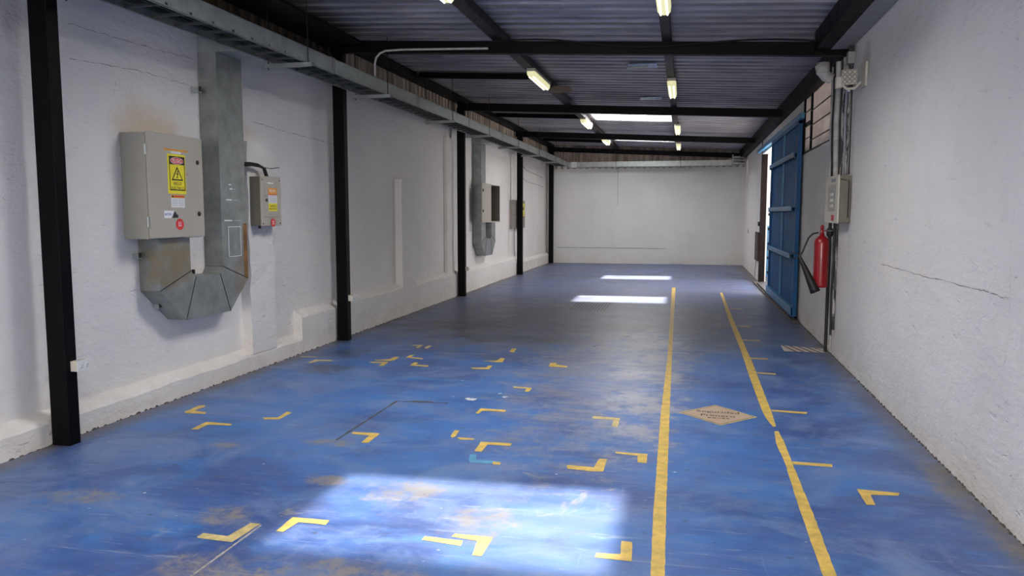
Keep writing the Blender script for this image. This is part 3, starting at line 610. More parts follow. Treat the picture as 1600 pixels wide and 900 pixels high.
# ---------------------------------------------------------------- lamps
def make_lamp(x, y):
    l = thing('ceiling_lamp', (x, y, 3.53), '', 'ceiling lamp', 'ribbed twin-tube lamps under the purlins'); z = 3.53
    mb = MB().box((x-.062, y, z-.045), (x+.062, y+1.25, z), cream_m, .01); mb.build('housing', l)
    prof = [(-.062, -.045), (-.058, -.085), (-.040, -.108), (0, -.115), (.040, -.108), (.058, -.085), (.062, -.045)]
    mb = MB(); rows = []
    for t, k in ((.0, .80), (.03, .97), (.06, 1), (1.19, 1), (1.22, .97), (1.25, .80)): rows.append([(x+u*k, y+t, z-.045+(v+.045)*k) for u, v in prof])
    vs = [p for r_ in rows for p in r_]; c = len(prof)
    mb.faces(vs, [(i*c+j, i*c+j+1, (i+1)*c+j+1, (i+1)*c+j) for i in range(5) for j in range(c-1)]+[tuple(range(c)), tuple(5*c+j for j in range(c))], diff_m, True); mb.build('diffuser', l)
    for s in (-1, 1): MB().tube([(x+s*.030, y+.05, z-.113), (x+s*.030, y+1.20, z-.113)], .0085, tube_m, 8).build('tube', l)
    for t in (.02, 1.23): MB().box((x-.02, y+t-.012, z), (x+.02, y+t+.012, z+.05), dark_m).build('bracket', l)
    MB().tube([(x, y+1.25, z-.03), (x+.01, y+1.33, z-.05), (x+.03, y+1.4, z), (x+.03, y+1.42, z+.05)], .005, white_m, 6).build('wire', l, label='thin pale supply wire')
    return l
LX = -2.09; RXL = -.215
lamp0 = make_lamp(LX, 5.62)
SP = [(LX, 5.62, 'left row, nearest lamp, cut off by the picture edge'), (LX, 10.65, 'left row, second lamp, beside the brown board'), (LX, 16.25, 'left row, third lamp, left of the larger roof light'), (LX, 20.5, 'left row, farthest lamp, left of the thin roof light'),
      (RXL, 6.1, 'right row, nearest lamp, cut off by the picture edge'), (RXL, 11.3, 'right row, second lamp, past the nearest cross beam'), (RXL+.03, 17.05, 'right row, third lamp, right of the larger roof light'), (RXL+.02, 21.45, 'right row, farthest lamp, above the back wall')]
for i, (x, y, lab) in enumerate(SP):
    o = lamp0 if i == 0 else dup(lamp0)
    o.location = (x, y, bz(x)+.138 if x > -1 else bz(x)+.138); o['label'] = 'ribbed fluorescent lamp, '+lab

# conduit and cable on the nearest beam
mb = MB().tube([(-3.637, 8.9, 3.2), (-3.637, 8.9, 3.38), (-3.62, 8.9, 3.44), (-3.57, 8.9, 3.49), (-3.5, 8.9, 3.515), (-3.3, 8.91, 3.522), (-2.25, 8.91, 3.49)], .013, pvc_m, 8)
mb.build('conduit', label='pale bent conduit rising from the tray onto the nearest cross beam', cat='conduit')
p = [(-2.2+k*.13, 8.93, bz(-2.2+k*.13)+.13+.03*math.sin(k*.33)-.035*math.exp(-((k-11)/5)**2)) for k in range(30)]
MB().tube(p, .010, dark_m, 6).build('sagging_cable', label='black cable sagging along the nearest cross beam', cat='cable')

WF = WL+.003   # things stand a hair off the wall
# ---------------------------------------------------------------- ducts
def duct(name, y_off, z_off, xf, near, far, label, top_leg):
    "U-shaped sheet metal cable duct; near/far = y ranges of the two legs"
    d = thing(name, (WL, (near[0]+far[1])/2, .68), label, 'cable duct')
    (n0, n1), (f0, f1) = near, far; h = d
    zt = 1.05; zo = .965
    if top_leg == 'far': ztn, ztf = 1.388, 3.05
    else: ztn, ztf = 3.05, 1.388
    def pr(poly, nm, lab=None): MB().prism(poly, 0, WF, xf, rustd_m if top_leg == 'far' else galvd_m).build(nm, h, label=lab)
    w = f1-n0
    bl, br = n0+w*.25, n0+w*.76
    pr([(n0, zo), (n1, 1.10), (n1, ztn), (n0, ztn)], 'near_leg')
    pr([(f0, 1.11), (f1, zo), (f1, ztf), (f0, ztf)], 'far_leg')
    # the bend, folded from flat panels with visible seams
    b1, b2 = (n1+.07, 1.045), (f0-.05, 1.045)
    pr([(n0, zo-.003), (bl, .685), (b1[0], b1[1]), (n1, 1.097)], 'elbow_panel'); pr([(bl+.003, .685), (br, .680), (b2[0], b2[1]), (b1[0]+.003, b1[1])], 'elbow_panel'); pr([(br+.003, .682), (f1, zo-.003), (f0, 1.107), (b2[0]+.003, b2[1])], 'elbow_panel')
    mb = MB()
    for a, b in (((n0, zo), (n1, 1.10)), ((bl, .685), b1), ((br, .68), b2), ((f1, zo), (f0, 1.11))):
        mb.tube([(xf+.001, a[0], a[1]), (xf+.001, b[0], b[1])], .0035, dark_m, 5)
    mb.build('seams', h, label='dark folded seams')['kind'] = 'stuff'
    return d
d1 = duct('cable_duct', 0, 0, -4.17, (5.555, 5.97), (6.455, 6.87), 'large U-shaped galvanised duct joining the near cabinet to the overhead tray', 'far')
mb = MB().box((-4.17, 6.543, 1.19), (-4.163, 6.755, 1.475), galvd_m, .002)
for a in ((6.543, 6.549), (6.749, 6.755)): mb.box((-4.163, a[0], 1.19), (-4.160, a[1], 1.475), stwhi_m)
for z in (1.19, 1.469): mb.box((-4.163, 6.543, z), (-4.160, 6.755, z+.006), stwhi_m)
mb.build('cover_plate', d1, label='riveted cover plate with pale sealant edge')
mb = MB()
for y0, y1, z in ((6.50, 6.78, 1.525), (6.54, 6.74, 1.718), (6.60, 6.70, 1.82), (6.59, 6.66, 1.86)): MB().box((-4.17, y0, z), (-4.1675, y0+(y1-y0)*.45, z+.012), stwhi_m).box((-4.17, y0+(y1-y0)*.5, z), (-4.1675, y1, z+.010), gryp_m).build('tape_scrap', d1, label='torn white tape scrap')
MB().prism([(6.81, .99), (6.872, .965), (6.872, 1.50), (6.81, 1.50)], 0, -4.17, -4.1675, rust_m).build('rust_stain', d1, label='brown rusted edge strip')
mb = MB()
for y, z, x in ((5.50, 1.25, -4.30), (5.72, .82, -4.3), (6.36, 2.70, -4.28), (6.15, 1.07, -4.27)): MB().box((WF, y-.015, z-.02), (x, y+.025, z+.025), galv_m).box((x, y-.02, z-.01), (x+.015, y+.0, z+.03), stblk_m).build('wall_clip', d1, label='small metal wall clip')
MB().box((WF, 6.46, 3.052), (TX0-.004, 6.865, 3.18), galv_m, .003).build('tray_branch', d1)
d2 = duct('cable_duct', 0, 0, -4.165, (15.88, 16.25), (16.76, 17.12), 'smaller looking U-shaped galvanised duct below the open cabinet, farther along the left wall', 'near')
MB().box((WF, 15.885, 3.052), (TX0-.004, 16.25, 3.18), galv_m, .003).build('tray_branch', d2)

# ---------------------------------------------------------------- electrical cabinets
def PL(x):  # point on the plane x = const, reading direction along +y
    return lambda u, v: (x, u, v)
cab = thing('electrical_cabinet', (WL, 5.765, 1.393), 'large grey electrical cabinet with yellow danger sticker above the near duct', 'electrical cabinet')
MB().box((WF, 5.40, 1.393), (-4.135, 6.10, 2.235), box_m, .006).build('cabinet_body', cab)
dr = MB().box((-4.130, 5.395, 1.398), (-4.110, 6.105, 2.240), boxd_m, .006).build('cabinet_door', cab, label='beige grey hinged door')
MB().box((-4.136, 5.402, 1.40), (-4.129, 6.098, 2.232), stblk_m).build('door_gasket', cab, label='black gasket in the door gap')
for z in (2.10, 1.53): MB().tube([(-4.125, 5.385, z-.04), (-4.125, 5.385, z+.04)], .012, galv_m, 10).build('hinge', dr)
for z in (2.033, 1.594): MB().lathe([(0, .0), (.019, .0), (.019, .006), (.012, .012), (0, .012)], (-4.11, 6.029, z), stblk_m, 0, 20).build('lock', dr)
X = -4.1095
def rect(mb, u0, v0, u1, v1, m, x): return mb.faces([(x, u0, v0), (x, u1, v0), (x, u1, v1), (x, u0, v1)], [(0, 1, 2, 3)], m)
def ring(mb, u0, v0, u1, v1, t, m, x):
    rect(mb, u0, v0, u0+t, v1, m, x); rect(mb, u1-t, v0, u1, v1, m, x); rect(mb, u0, v0, u1, v0+t, m, x); rect(mb, u0, v1-t, u1, v1, m, x); return mb
def ellipse(cx, cy, a, b, n=28): return [(cx+a*math.cos(2*math.pi*k/n), cy+b*math.sin(2*math.pi*k/n)) for k in range(n)]
def poly(mb, pts, m, x): return mb.faces([(x, u, v) for u, v in pts], [tuple(range(len(pts)))], m)
e = .0006
mb = rect(MB(), 5.628, 1.758, 5.864, 2.082, styel_m, X)
ring(mb, 5.650, 1.786, 5.852, 2.066, .008, stblk_m, X+e); rect(mb, 5.656, 1.998, 5.846, 2.062, stblk_m, X+e)
poly(mb, ellipse(5.751, 2.030, .085, .029), stwhi_m, X+2*e); poly(mb, ellipse(5.751, 2.030, .081, .0255), stred_m, X+3*e)
mb.text('PELIGRO', stwhi_m, (5.690, 2.014, 5.812, 2.046), PL(X+4*e), .01)
tri = [(5.751, 1.985), (5.676, 1.868), (5.826, 1.868)]; tri2 = [(5.751, 1.963), (5.695, 1.879), (5.807, 1.879)]
poly(mb, tri, stblk_m, X+e); poly(mb, tri2, styel_m, X+2*e)
poly(mb, [(5.757, 1.952), (5.733, 1.918), (5.749, 1.918), (5.741, 1.897), (5.735, 1.898), (5.748, 1.884), (5.757, 1.901), (5.750, 1.899), (5.766, 1.928), (5.750, 1.927), (5.768, 1.952)], stblk_m, X+3*e)
mb.text('RIESGO', stblk_m, (5.700, 1.829, 5.806, 1.857), PL(X+e), .015); mb.text('ELÉCTRICO', stblk_m, (5.668, 1.795, 5.836, 1.823), PL(X+e), .015)
mb.build('danger_sticker', dr, normals=False)
mb = rect(MB(), 5.588, 2.108, 5.905, 2.123, storg_m, X); mb.build('orange_tape', dr, normals=False)
mb = rect(MB(), 5.682, 2.088, 5.806, 2.105, stwhi_m, X)
for k in range(6): rect(mb, 5.69+.018*k, 2.093, 5.70+.018*k, 2.100, gryp_m, X+e)
mb.build('name_label', dr, normals=False)
mb = rect(MB(), 5.660, 1.647, 5.836, 1.750, stwhi_m, X); rect(mb, 5.660, 1.724, 5.836, 1.750, storg_m, X+e); rect(mb, 5.670, 1.730, 5.690, 1.744, stblk_m, X+2*e)
rect(mb, 5.70, 1.733, 5.825, 1.742, stred_m, X+2*e)
for k in range(6):
    z = 1.712-.0105*k; rect(mb, 5.668, z, 5.742, z+.0035, gryp_m, X+e); rect(mb, 5.752, z, 5.828-.01*(k % 2), z+.0035, gryp_m, X+e)
mb.build('instruction_label', dr, normals=False)
mb = rect(MB(), 5.565, 1.560, 5.655, 1.620, stwhi_m, X); poly(mb, [(5.655, 1.560), (5.692, 1.620), (5.655, 1.620)], stwhi_m, X)
poly(mb, [(5.664, 1.560), (5.742, 1.562), (5.744, 1.585), (5.722, 1.590), (5.715, 1.605), (5.70, 1.615), (5.690, 1.602)], stblk_m, X)
mb.text('EATON', stblu_m, (5.573, 1.580, 5.652, 1.601), PL(X+e), .02); mb.build('maker_label', dr, normals=False)
def octa(cx, cz, a, b): return [(cx+a*math.cos(math.pi*(k+.5)/4)*1.08, cz+b*math.sin(math.pi*(k+.5)/4)*1.08) for k in range(8)]
mb = poly(MB(), octa(5.760, 1.507, .052, .046), stred_m, X); mb.text('E1', stwhi_m, (5.742, 1.504, 5.778, 1.528), PL(X+e), .01); rect(mb, 5.737, 1.492, 5.783, 1.498, stwhi_m, X+e)
mb.build('circuit_sticker', dr, label='red octagonal sticker', normals=False)
rect(MB(), 5.870, 1.915, 5.895, 1.935, simple('pink_smudge', (.45, .26, .22), .6), X).build('smudge', dr, normals=False)

c2 = thing('breaker_cabinet', (-4.25, 7.26, 1.47), 'small grey breaker cabinet with danger stickers right of the near duct', 'electrical cabinet')
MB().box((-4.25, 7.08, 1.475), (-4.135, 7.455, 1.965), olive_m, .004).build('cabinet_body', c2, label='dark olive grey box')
X = -4.12
fp = MB().box((-4.135, 7.075, 1.470), (X, 7.460, 1.970), boxd_m, .004).build('front_plate', c2)
MB().box((X, 7.135, 1.560), (X+.005, 7.425, 1.885), boxd_m, .002).build('small_door', fp)
X2 = X+.0056
mb = MB()
for y, z in ((7.10, 1.935), (7.435, 1.935), (7.10, 1.495), (7.435, 1.495)): MB().lathe([(0, .003), (.007, .002), (.008, 0)], (X, y, z), stblk_m, 0, 10).build('screw', fp)
MB().box((X2, 7.150, 1.715), (X2+.008, 7.175, 1.745), stblk_m).box((X2, 7.150, 1.76), (X2+.006, 7.172, 1.785), gryp_m).build('latch', fp)
mb = rect(MB(), 7.203, 1.785, 7.372, 1.855, storg_m, X2+e); rect(mb, 7.203, 1.700, 7.372, 1.785, stwhi_m, X2+e); rect(mb, 7.203, 1.620, 7.372, 1.700, styel_m, X2+e)
mb.text('PELIGRO', stwhi_m, (7.225, 1.812, 7.350, 1.838), PL(X2+2*e), .01); mb.text('RIESGO', stblk_m, (7.235, 1.664, 7.342, 1.682), PL(X2+2*e), .01); mb.text('ELÉCTRICO', stblk_m, (7.216, 1.636, 7.36, 1.655), PL(X2+2*e), .01)
for k in range(5): rect(mb, 7.215, 1.712+.014*k, 7.36, 1.716+.014*k, gryp_m, X2+2*e)
rect(mb, 7.203, 1.782, 7.372, 1.79, stred_m, X2+2*e)
mb.build('danger_sticker', fp, normals=False)
rect(MB(), 7.20, 1.897, 7.32, 1.910, stwhi_m, X+e).build('name_label', fp, normals=False)
mb = poly(MB(), octa(7.285, 1.503, .045, .042), stred_m, X+.006); mb.text('E1', stwhi_m, (7.268, 1.500, 7.302, 1.523), PL(X+.0068), .01); rect(mb, 7.262, 1.487, 7.307, 1.493, stwhi_m, X+.0068)
mb.build('circuit_sticker', fp, label='red octagonal sticker', normals=False)
MB().tube([(-4.19, 7.15, 1.475), (-4.19, 7.15, 1.445)], .014, stblk_m, 10).build('gland', c2)
mb = MB()
for k in range(4):
    o = .016*k; mb.tube([(-4.20+o*.5, 6.895, 2.085-o*.5), (-4.19+o*.4, 7.0, 2.09-o*.4), (-4.175+o*.3, 7.12, 2.085-o*.4), (-4.17+o*.3, 7.21+o*.3, 2.06-o*.3), (-4.17+o*.2, 7.26+o*.4, 1.972)], .011, rubber_m, 8)
mb.tube([(-4.17, 7.2, 2.06), (-4.16, 7.35, 2.055), (-4.15, 7.5, 2.075)], .004, rubber_m, 6)
mb.build('power_cables', label='bundle of black cables curving into the small breaker cabinet', cat='cable')

c3 = thing('open_cabinet', (WL, 16.93, 1.40), 'open grey electrical cabinet above the far duct, its door swung flat back', 'electrical cabinet')
mb = MB(); a, b = (WF, 16.50, 1.395), (-4.12, 17.37, 2.215); t = .012
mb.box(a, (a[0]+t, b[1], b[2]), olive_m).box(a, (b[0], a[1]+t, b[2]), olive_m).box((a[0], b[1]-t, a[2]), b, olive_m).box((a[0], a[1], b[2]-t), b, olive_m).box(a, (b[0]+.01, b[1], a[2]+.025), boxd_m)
mb.build('cabinet_body', c3, label='open box with dark olive inside')
dd = MB().box((-4.125, 15.705, 1.40), (-4.10, 16.485, 2.225), boxd_m, .004).build('cabinet_door', c3, label='cream inner face of the opened door')
for z in (1.62, 2.05): MB().box((-4.10, 15.76, z), (-4.087, 15.80, z+.05), stblk_m).build('latch', dd)
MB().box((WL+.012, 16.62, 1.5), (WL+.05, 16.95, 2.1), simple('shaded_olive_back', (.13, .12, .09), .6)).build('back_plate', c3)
mb = MB(); rnd = random.Random(8)
for k in range(6):
    y = 16.56+.03*k; mb.tube([(-4.25+.02*rnd.random(), y+rnd.uniform(-.02, .04), z) for z in (1.42, 1.55, 1.7, 1.85, 2.0, 2.15)], .006, (stblk_m, stwhi_m)[k % 2], 6)
mb.build('wires', c3, label='loose black and white wires')
c4 = thing('far_cabinet', (-4.335, 20.1, 1.2), 'brown grey cabinet with yellow sticker half hidden behind the fourth column', 'electrical cabinet')
MB().box((-4.332, 19.32, 1.2), (-4.262, 20.95, 1.935), simple('brown_grey_enamel', (.25, .22, .19), .5), .005).build('cabinet_body', c4)
MB().box((-4.262, 19.33, 1.56), (-4.259, 20.94, 1.566), stblk_m).build('seam', c4)
MB().box((-4.262, 20.60, 1.52), (-4.260, 20.88, 1.86), styel_m).box((-4.260, 20.68, 1.68), (-4.2595, 20.78, 1.76), stblk_m).build('warning_sticker', c4, label='yellow warning sticker')
mb = MB()
for y in (19.45, 19.65, 19.82): mb.tube([(-4.30, y, 1.94), (-4.30, y, 3.1)], .03, white_m, 8)
mb.build('conduit', label='white vertical conduits rising from the far half-hidden cabinet', cat='conduit')
for z0, z1, lab in ((2.95, 2.70, 'upper'), (2.62, 2.42, 'lower')):
    MB().tube([(WL+.01, 20.7, z0), (WL+.01, 21.6, (z0+z1)/2-.03), (WL+.01, 24.2, z1)], .008, gryp_m, 6).build('slack_cable', label=lab+' thin slack cable on the left wall past the fourth column', cat='cable')

# cracks in the plaster
crack_m = simple('dark_plaster_crack', (.36, .32, .30), .8, 0, .3, 20)
def crack(axis_x, pts, w_, label, side):
    mb = MB(); rnd = random.Random(len(label)); P_ = []
    for (y0, z0), (y1, z1) in zip(pts, pts[1:]):
        for k in range(12): P_.append((y0+(y1-y0)*k/12+rnd.uniform(-.01, .01), z0+(z1-z0)*k/12+rnd.uniform(-.006, .006)))
    P_.append(pts[-1])
    for (a0, b0), (a1, b1) in zip(P_, P_[1:]):
        t = w_*rnd.uniform(.3, 1.2)/2; x0, x1 = axis_x(a0), axis_x(a1); mb.faces([(x0, a0, b0-t), (x1, a1, b1-t), (x1, a1, b1+t), (x0, a0, b0+t)], [(0, 1, 2, 3)], crack_m)
    mb.build('wall_crack', label=label, cat='crack', kind='structure', normals=False)
LXF = lambda y: WL+.002
RXF = lambda y: rx(y)-.002
crack(RXF, CR[0], .007, 'long thin crack across the near right wall', 1)
crack(LXF, CR[1], .006, 'sloping crack above the large cabinet', 0); crack(LXF, CR[2], .005, 'hairline crack between near column and duct', 0); crack(LXF, CR[3], .006, 'crack above the breaker cabinet', 0)
crack(RXF, CR[4], .008, 'broken vertical joint line beside the pipes', 1); crack(RXF, CR[5], .006, 'dark vertical joint at the right edge of the picture', 1)
# outlets on the columns
for i, (y, z, lab) in enumerate(((4.49, .515, 'nearest column'), (9.03, .50, 'second column'), (14.4, .50, 'third column'))):
    o = thing('wall_outlet', (-4.1, y, z), 'white double socket outlet box on the '+lab, 'outlet', 'sockets on the black columns')
    MB().box((-4.1, y, z), (-4.045, y+.115, z+.072), cream_m, .003).build('back_box', o)
    cp = MB().box((-4.045, y-.004, z-.003), (-4.039, y+.121, z+.075), white_m, .002).build('cover_plate', o)
    for dy in (.034, .082):
        mb = MB().lathe([(0, .002), (.016, .002), (.017, 0)], (-4.039, y+dy, z+.036), white_m, 0, 18)
        mb.box((-4.037, y+dy-.008, z+.038), (-4.0362, y+dy-.005, z+.047), stblk_m).box((-4.037, y+dy+.005, z+.038), (-4.0362, y+dy+.008, z+.047), stblk_m).box((-4.037, y+dy-.002, z+.024), (-4.0362, y+dy+.002, z+.029), stblk_m)
        mb.build('socket', cp)
for x, y, lab in ((1.72, 22.6, 'small white switch box low on the right wall near the back corner'),):
    MB().box((rx(y)-.02, y, 1.05), (rx(y)-.002, y+.1, 1.15), gryp_m, .004).build('switch_box', label=lab, cat='switch')

# ---------------------------------------------------------------- right wall equipment
X = rx(8.6)
rb = thing('panel_board', (X, 8.9, 1.5), 'beige breaker panel board on the right wall among the pipes', 'electrical cabinet')
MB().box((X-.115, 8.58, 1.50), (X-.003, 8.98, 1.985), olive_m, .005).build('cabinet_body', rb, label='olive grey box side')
f = MB().box((X-.130, 8.575, 1.495), (X-.115, 9.30, 1.995), cream_m, .004).build('front_plate', rb)
xf = X-.131
MB().box((xf-.004, 8.70, 1.62), (xf, 9.1, 1.90), boxd_m, .002).build('breaker_door', f)
for z in (1.66, 1.72, 1.78, 1.84): MB().box((xf-.012, 8.80, z), (xf-.004, 8.95, z+.032), white_m if z < 1.8 else gryp_m, .002).build('breaker', f)
MB().box((xf-.002, 8.72, 1.93), (xf, 8.95, 1.96), gryp_m).build('label_strip', f)
MB().box((xf-.002, 8.75, 1.52), (xf, 8.9, 1.58), stred_m).build('red_label', f)
MB().tube([(X-.11, 8.576, 1.95), (X-.03, 8.56, 1.93), (X-.03, 8.56, 1.55)], .005, rubber_m, 6).build('side_wire', rb)
# pipes
def pipe(name, pts, r, m, label, cat='pipe'): return MB().tube(pts, r, m, 12).build(name, label=label, cat=cat)
y = 9.25
bc = thing('black_conduit', (rx(9.45)-.045, 9.47, 0), 'black conduit running from floor to roof beside the extinguisher', 'conduit')
MB().tube([(rx(9.45)-.045, 9.47, .0), (rx(9.45)-.045, 9.47, 1.32), (rx(9.45)-.040, 9.47, 3.2)], .019, rubber_m, 12).build('pipe', bc)
MB().lathe([(.024, -.05), (.036, -.03), (.038, .03), (.024, .05)], (rx(9.45)-.045, 9.47, 1.38), rubber_m, 2, 14).build('coupling', bc)
pipe('thin_cable', [(rx(9)-.012, 9.38, 3.2), (rx(9)-.012, 9.36, 2.0), (rx(9)-.010, 9.37, .9), (rx(9)-.012, 9.36, .03)], .009, pvc_m, 'thin pale cable just right of the black conduit', 'cable')
mb = MB().tube([(rx(9.2)-.02, 9.20, 1.48), (rx(9.2)-.02, 9.20, 1.0), (rx(9.2)-.022, 9.19, .30)], .016, dirt_m, 12).tube([(rx(9.2)-.045, 9.20, 1.49), (rx(9.2)-.04, 9.18, 1.1), (rx(9.2)-.047, 9.21, .75), (rx(9.2)-.045, 9.19, .24)], .012, rubber_m, 8)
mb.build('lower_conduit', label='dirty white conduit with black cable below the panel board', cat='conduit')
mb = MB(); g = []
px, py = rx(9.2)-.06, 9.35
mb.tube([(px-.17, py+.02, 3.24), (px-.15, py+.02, 3.17), (px-.10, py+.02, 3.11), (px-.04, py+.02, 3.08)], [.06, .062, .062, .058], pvc_m, 16)
mb.lathe([(.0, -.01), (.07, 0), (.075, .06), (.072, .12), (.0, .12)], (px-.14, py+.02, 3.14), pvc_m, 2, 18)
mb.build('drain_elbow', label='fat white plastic elbow under the right end of the nearest cross beam', cat='pipe elbow')
for k, (dx, dy, r, m, zb, lab) in enumerate(((-.055, .35, .022, pvc_m, 2.0, 'white pipe beside the window, leftmost of the upper pipes'), (-.06, .2, .024, rubber_m, 1.99, 'thick black pipe, second of the upper pipes above the panel board'),
        (-.06, .02, .030, pvc_m, 1.99, 'fattest pale pipe above the panel board'), (-.045, -.13, .014, rubber_m, 1.985, 'black cable right of the fattest pale pipe'), (-.04, -.22, .016, dirt_m, 1.985, 'narrow grey pipe above the panel board'),
        (-.035, -.33, .012, gryp_m, 1.985, 'thin grey cable above the panel board'), (-.03, -.45, .014, dirt_m, 1.985, 'rightmost pale pipe above the panel board'))):
    yy = 9.2+dy; xx = rx(yy)+dx; top = 3.24
    pts = [(xx, yy, top), (xx+.005, yy+.01*(k % 2), 2.9), (xx-.004, yy-.01, 2.6), (xx+.004, yy+.004, 2.3), (xx, yy if k < 1 else yy-.25*(yy-8.9), zb)]
    pipe('wall_pipe', pts, r, m, lab)['group'] = 'pipes above the panel board'
MB().box((rx(8.7)-.07, 8.66, 3.12), (rx(8.7), 8.76, 3.24), galvd_m, .005).box((rx(8.7)-.06, 8.67, 3.20), (rx(8.7)-.01, 8.70, 3.30), stblk_m).build('junction_box', label='small grey junction box high on the right wall', cat='junction box')
pipe('thin_drop_cable', [(rx(8.7)-.01, 8.72, 3.12), (rx(8.7)-.01, 8.70, 2.0)], .006, rubber_m, 'thin black cable dropping from the high junction box', 'cable')

# flood light
fl = thing('flood_light', (rx(8.2), 8.3, 2.9), 'beige flood light with nine round lenses on the right wall', 'flood light')
X = rx(8.2); cx, cy, cz = X-.115, 8.28, 2.925
MB().box((X-.022, 8.05, 2.80), (X, 8.23, 3.03), cream_m, .006).build('wall_plate', fl)
hd = MB().box((cx-.07, cy, cz-.072), (cx+.07, cy+.05, cz+.072), cream_m, .008).build('lamp_head', fl)
for i in range(3):
    for j in range(3):
        q = (cx-.045+.045*i, cy, cz-.045+.045*j)
        mb = MB().lathe([(.021, .0), (.021, -.006), (.017, -.006), (.014, .002), (.006, .006)], q, lens_m, 1, 16).lathe([(.006, .004), (.004, -.002), (0, -.003)], q, stwhi_m, 1, 10)
        mb.build('lens', hd)
MB().tube([(cx-.06, cy+.03, cz-.07), (cx-.02, cy+.03, cz-.11), (cx+.05, cy+.02, cz-.11), (X-.01, cy-.02, cz-.05)], .014, cream_m, 8).box((cx-.12, cy+.02, cz-.10), (cx-.06, cy+.09, cz+.01), cream_m, .008).lathe([(0, -.02), (.014, -.02), (.016, 0), (0, 0)], (cx, cy+.02, cz-.12), white_m, 2, 12).build('mounting_arm', fl)

# fire extinguisher
ex = thing('fire_extinguisher', (1.53, 9.4, .745), 'red carbon dioxide fire extinguisher with black horn hanging on the right wall', 'fire extinguisher')
EX, EY = 1.53, 9.4
mb = MB().lathe([(0, .0), (.070, .002), (.078, .012), (.080, .03), (.080, .50), (.078, .525), (.066, .555), (.042, .580), (.027, .592), (.024, .62), (0, .62)], (EX, EY, .755), red_m, 2, 36)
mb.build('cylinder', ex)
v = MB().lathe([(0, 0), (.020, 0), (.022, .012), (.016, .02), (.016, .055), (.022, .06), (.022, .085), (0, .085)], (EX, EY, 1.37), red_m, 2, 18).build('valve', ex)
MB().box((EX-.010, EY-.012, 1.425), (EX+.012, EY+.012, 1.470), simple('dark_red_handle', (.22, .008, .012), .4), .004).box((EX-.02, EY-.01, 1.395), (EX+.045, EY+.01, 1.408), red_m, .003).build('handle', v)
MB().tube([(EX+.02, EY, 1.402), (EX+.12, EY+.02, 1.402)], .005, galv_m, 6).build('bracket', ex)
MB().tube([(EX-.015, EY, 1.375), (EX-.05, EY, 1.378), (EX-.10, EY-.01, 1.365), (EX-.145, EY-.02, 1.32), (EX-.175, EY-.02, 1.24), (EX-.205, EY-.02, 1.16), (EX-.235, EY-.02, 1.115)], .0095, rubber_m, 10).lathe([(.013, -.012), (.013, .012)], (EX-.03, EY, 1.377), galv_m, 0, 10).build('hose', ex)
H0, H1 = Vector((EX-.238, EY-.02, 1.115)), Vector((EX-.055, EY-.05, .705)); Hn = (H1-H0)
hr = MB(); ts = (0, .05, .12, .3, .6, .9, 1.0, 1.0); rs = (.008, .016, .020, .028, .041, .053, .057, .050)
hr.tube([H0+Hn*t for t in ts[:-1]]+[H0+Hn*.985], list(rs), rubber_m, 20, cap=False)
hr.build('horn', ex)
MB().tube([(H0.x-.055+.045*math.cos(a), H0.y, H0.z+.0+.032*math.sin(a)) for a in [2*math.pi*k/16 for k in range(17)]], .006, rubber_m, 6, cap=False).build('horn_ring', ex)

# meter box and switch near the doorway
MB().box((rx(19.4)-.037, 19.12, .47), (rx(19.4)-.005, 19.9, 1.15), simple('dark_brown_box', (.04, .025, .022), .6), .004).build('dark_box', label='dark brown flat box on the right wall just beyond the doorway post', cat='box')
MB().box((rx(19.2)-.03, 19.12, 1.30), (rx(19.2)-.003, 19.35, 1.40), stblk_m, .004).build('switch_box', label='small black switch above the dark brown box by the doorway', cat='switch')
MB().tube([(rx(19.7)-.015, 19.7, .47), (rx(19.7)-.025, 19.75, .2), (rx(19.8)-.015, 19.9, .05)], .006, rubber_m, 6).build('loose_wire', label='thin wire hanging below the dark brown box by the doorway', cat='cable')

# ---------------------------------------------------------------- floor markings
def flat(pts, z, m, mb=None, dz=.0008):
    mb = mb or MB(); return mb.faces([(x, y, z) for x, y in pts], [tuple(range(len(pts)))], m)
def up_normals(mb):
    for f_ in mb.bm.faces:
        f_.normal_update()
        if f_.normal.z < 0: f_.normal_flip()
    bmesh.ops.triangulate(mb.bm, faces=mb.bm.faces[:]); return mb
def ragged(pts, amp, step, seed):
    "paint edge: subdivide the outline and shake it a little"
    rnd = random.Random(seed); out = []
    for i, a in enumerate(pts):
        b = pts[(i+1) % len(pts)]; L = math.hypot(b[0]-a[0], b[1]-a[1]); n = max(1, int(L/step)); out.append(a)
        for k in range(1, n): out.append((a[0]+(b[0]-a[0])*k/n+rnd.uniform(-amp, amp), a[1]+(b[1]-a[1])*k/n+rnd.uniform(-amp, amp)))
    return out
def mark(name, pts, m, label, cat, group=None, z=.0015, amp=.002):
    mb = up_normals(flat(ragged(pts, amp, .05, int(abs(pts[0][0])*1000)), z, m)); cx = sum(p[0] for p in pts)/len(pts); cy = sum(p[1] for p in pts)/len(pts)
    return mb.build(name, label=label, cat=cat, group=group, loc=(cx, cy, 0), normals=False)
for i, (pts, lab) in enumerate(MARKS): mark('corner_mark', pts, yellowp_m if 'pale' in lab or 'faded' in lab or 'faint' in lab else yellow_m, lab, 'floor marking', 'yellow corner marks on the floor')
for pts, lab in TICKS: mark('tick_mark', pts, yellow_m, lab, 'floor marking', 'yellow ticks right of the slanting line')
mark('long_line', LINE_A, yellow_m, 'long straight yellow line down the middle of the floor', 'floor line')
mark('long_line', LINE_B, yellow_m, 'farther part of the slanting yellow line, beyond its break', 'floor line')
mark('long_line', LINE_C, yellow_m, 'nearer part of the slanting yellow line, thick, running out of the picture', 'floor line')
mb = up_normals(flat(ragged(CYAN, .004, .05, 4), .0014, cyan_m)); mb2 = mb
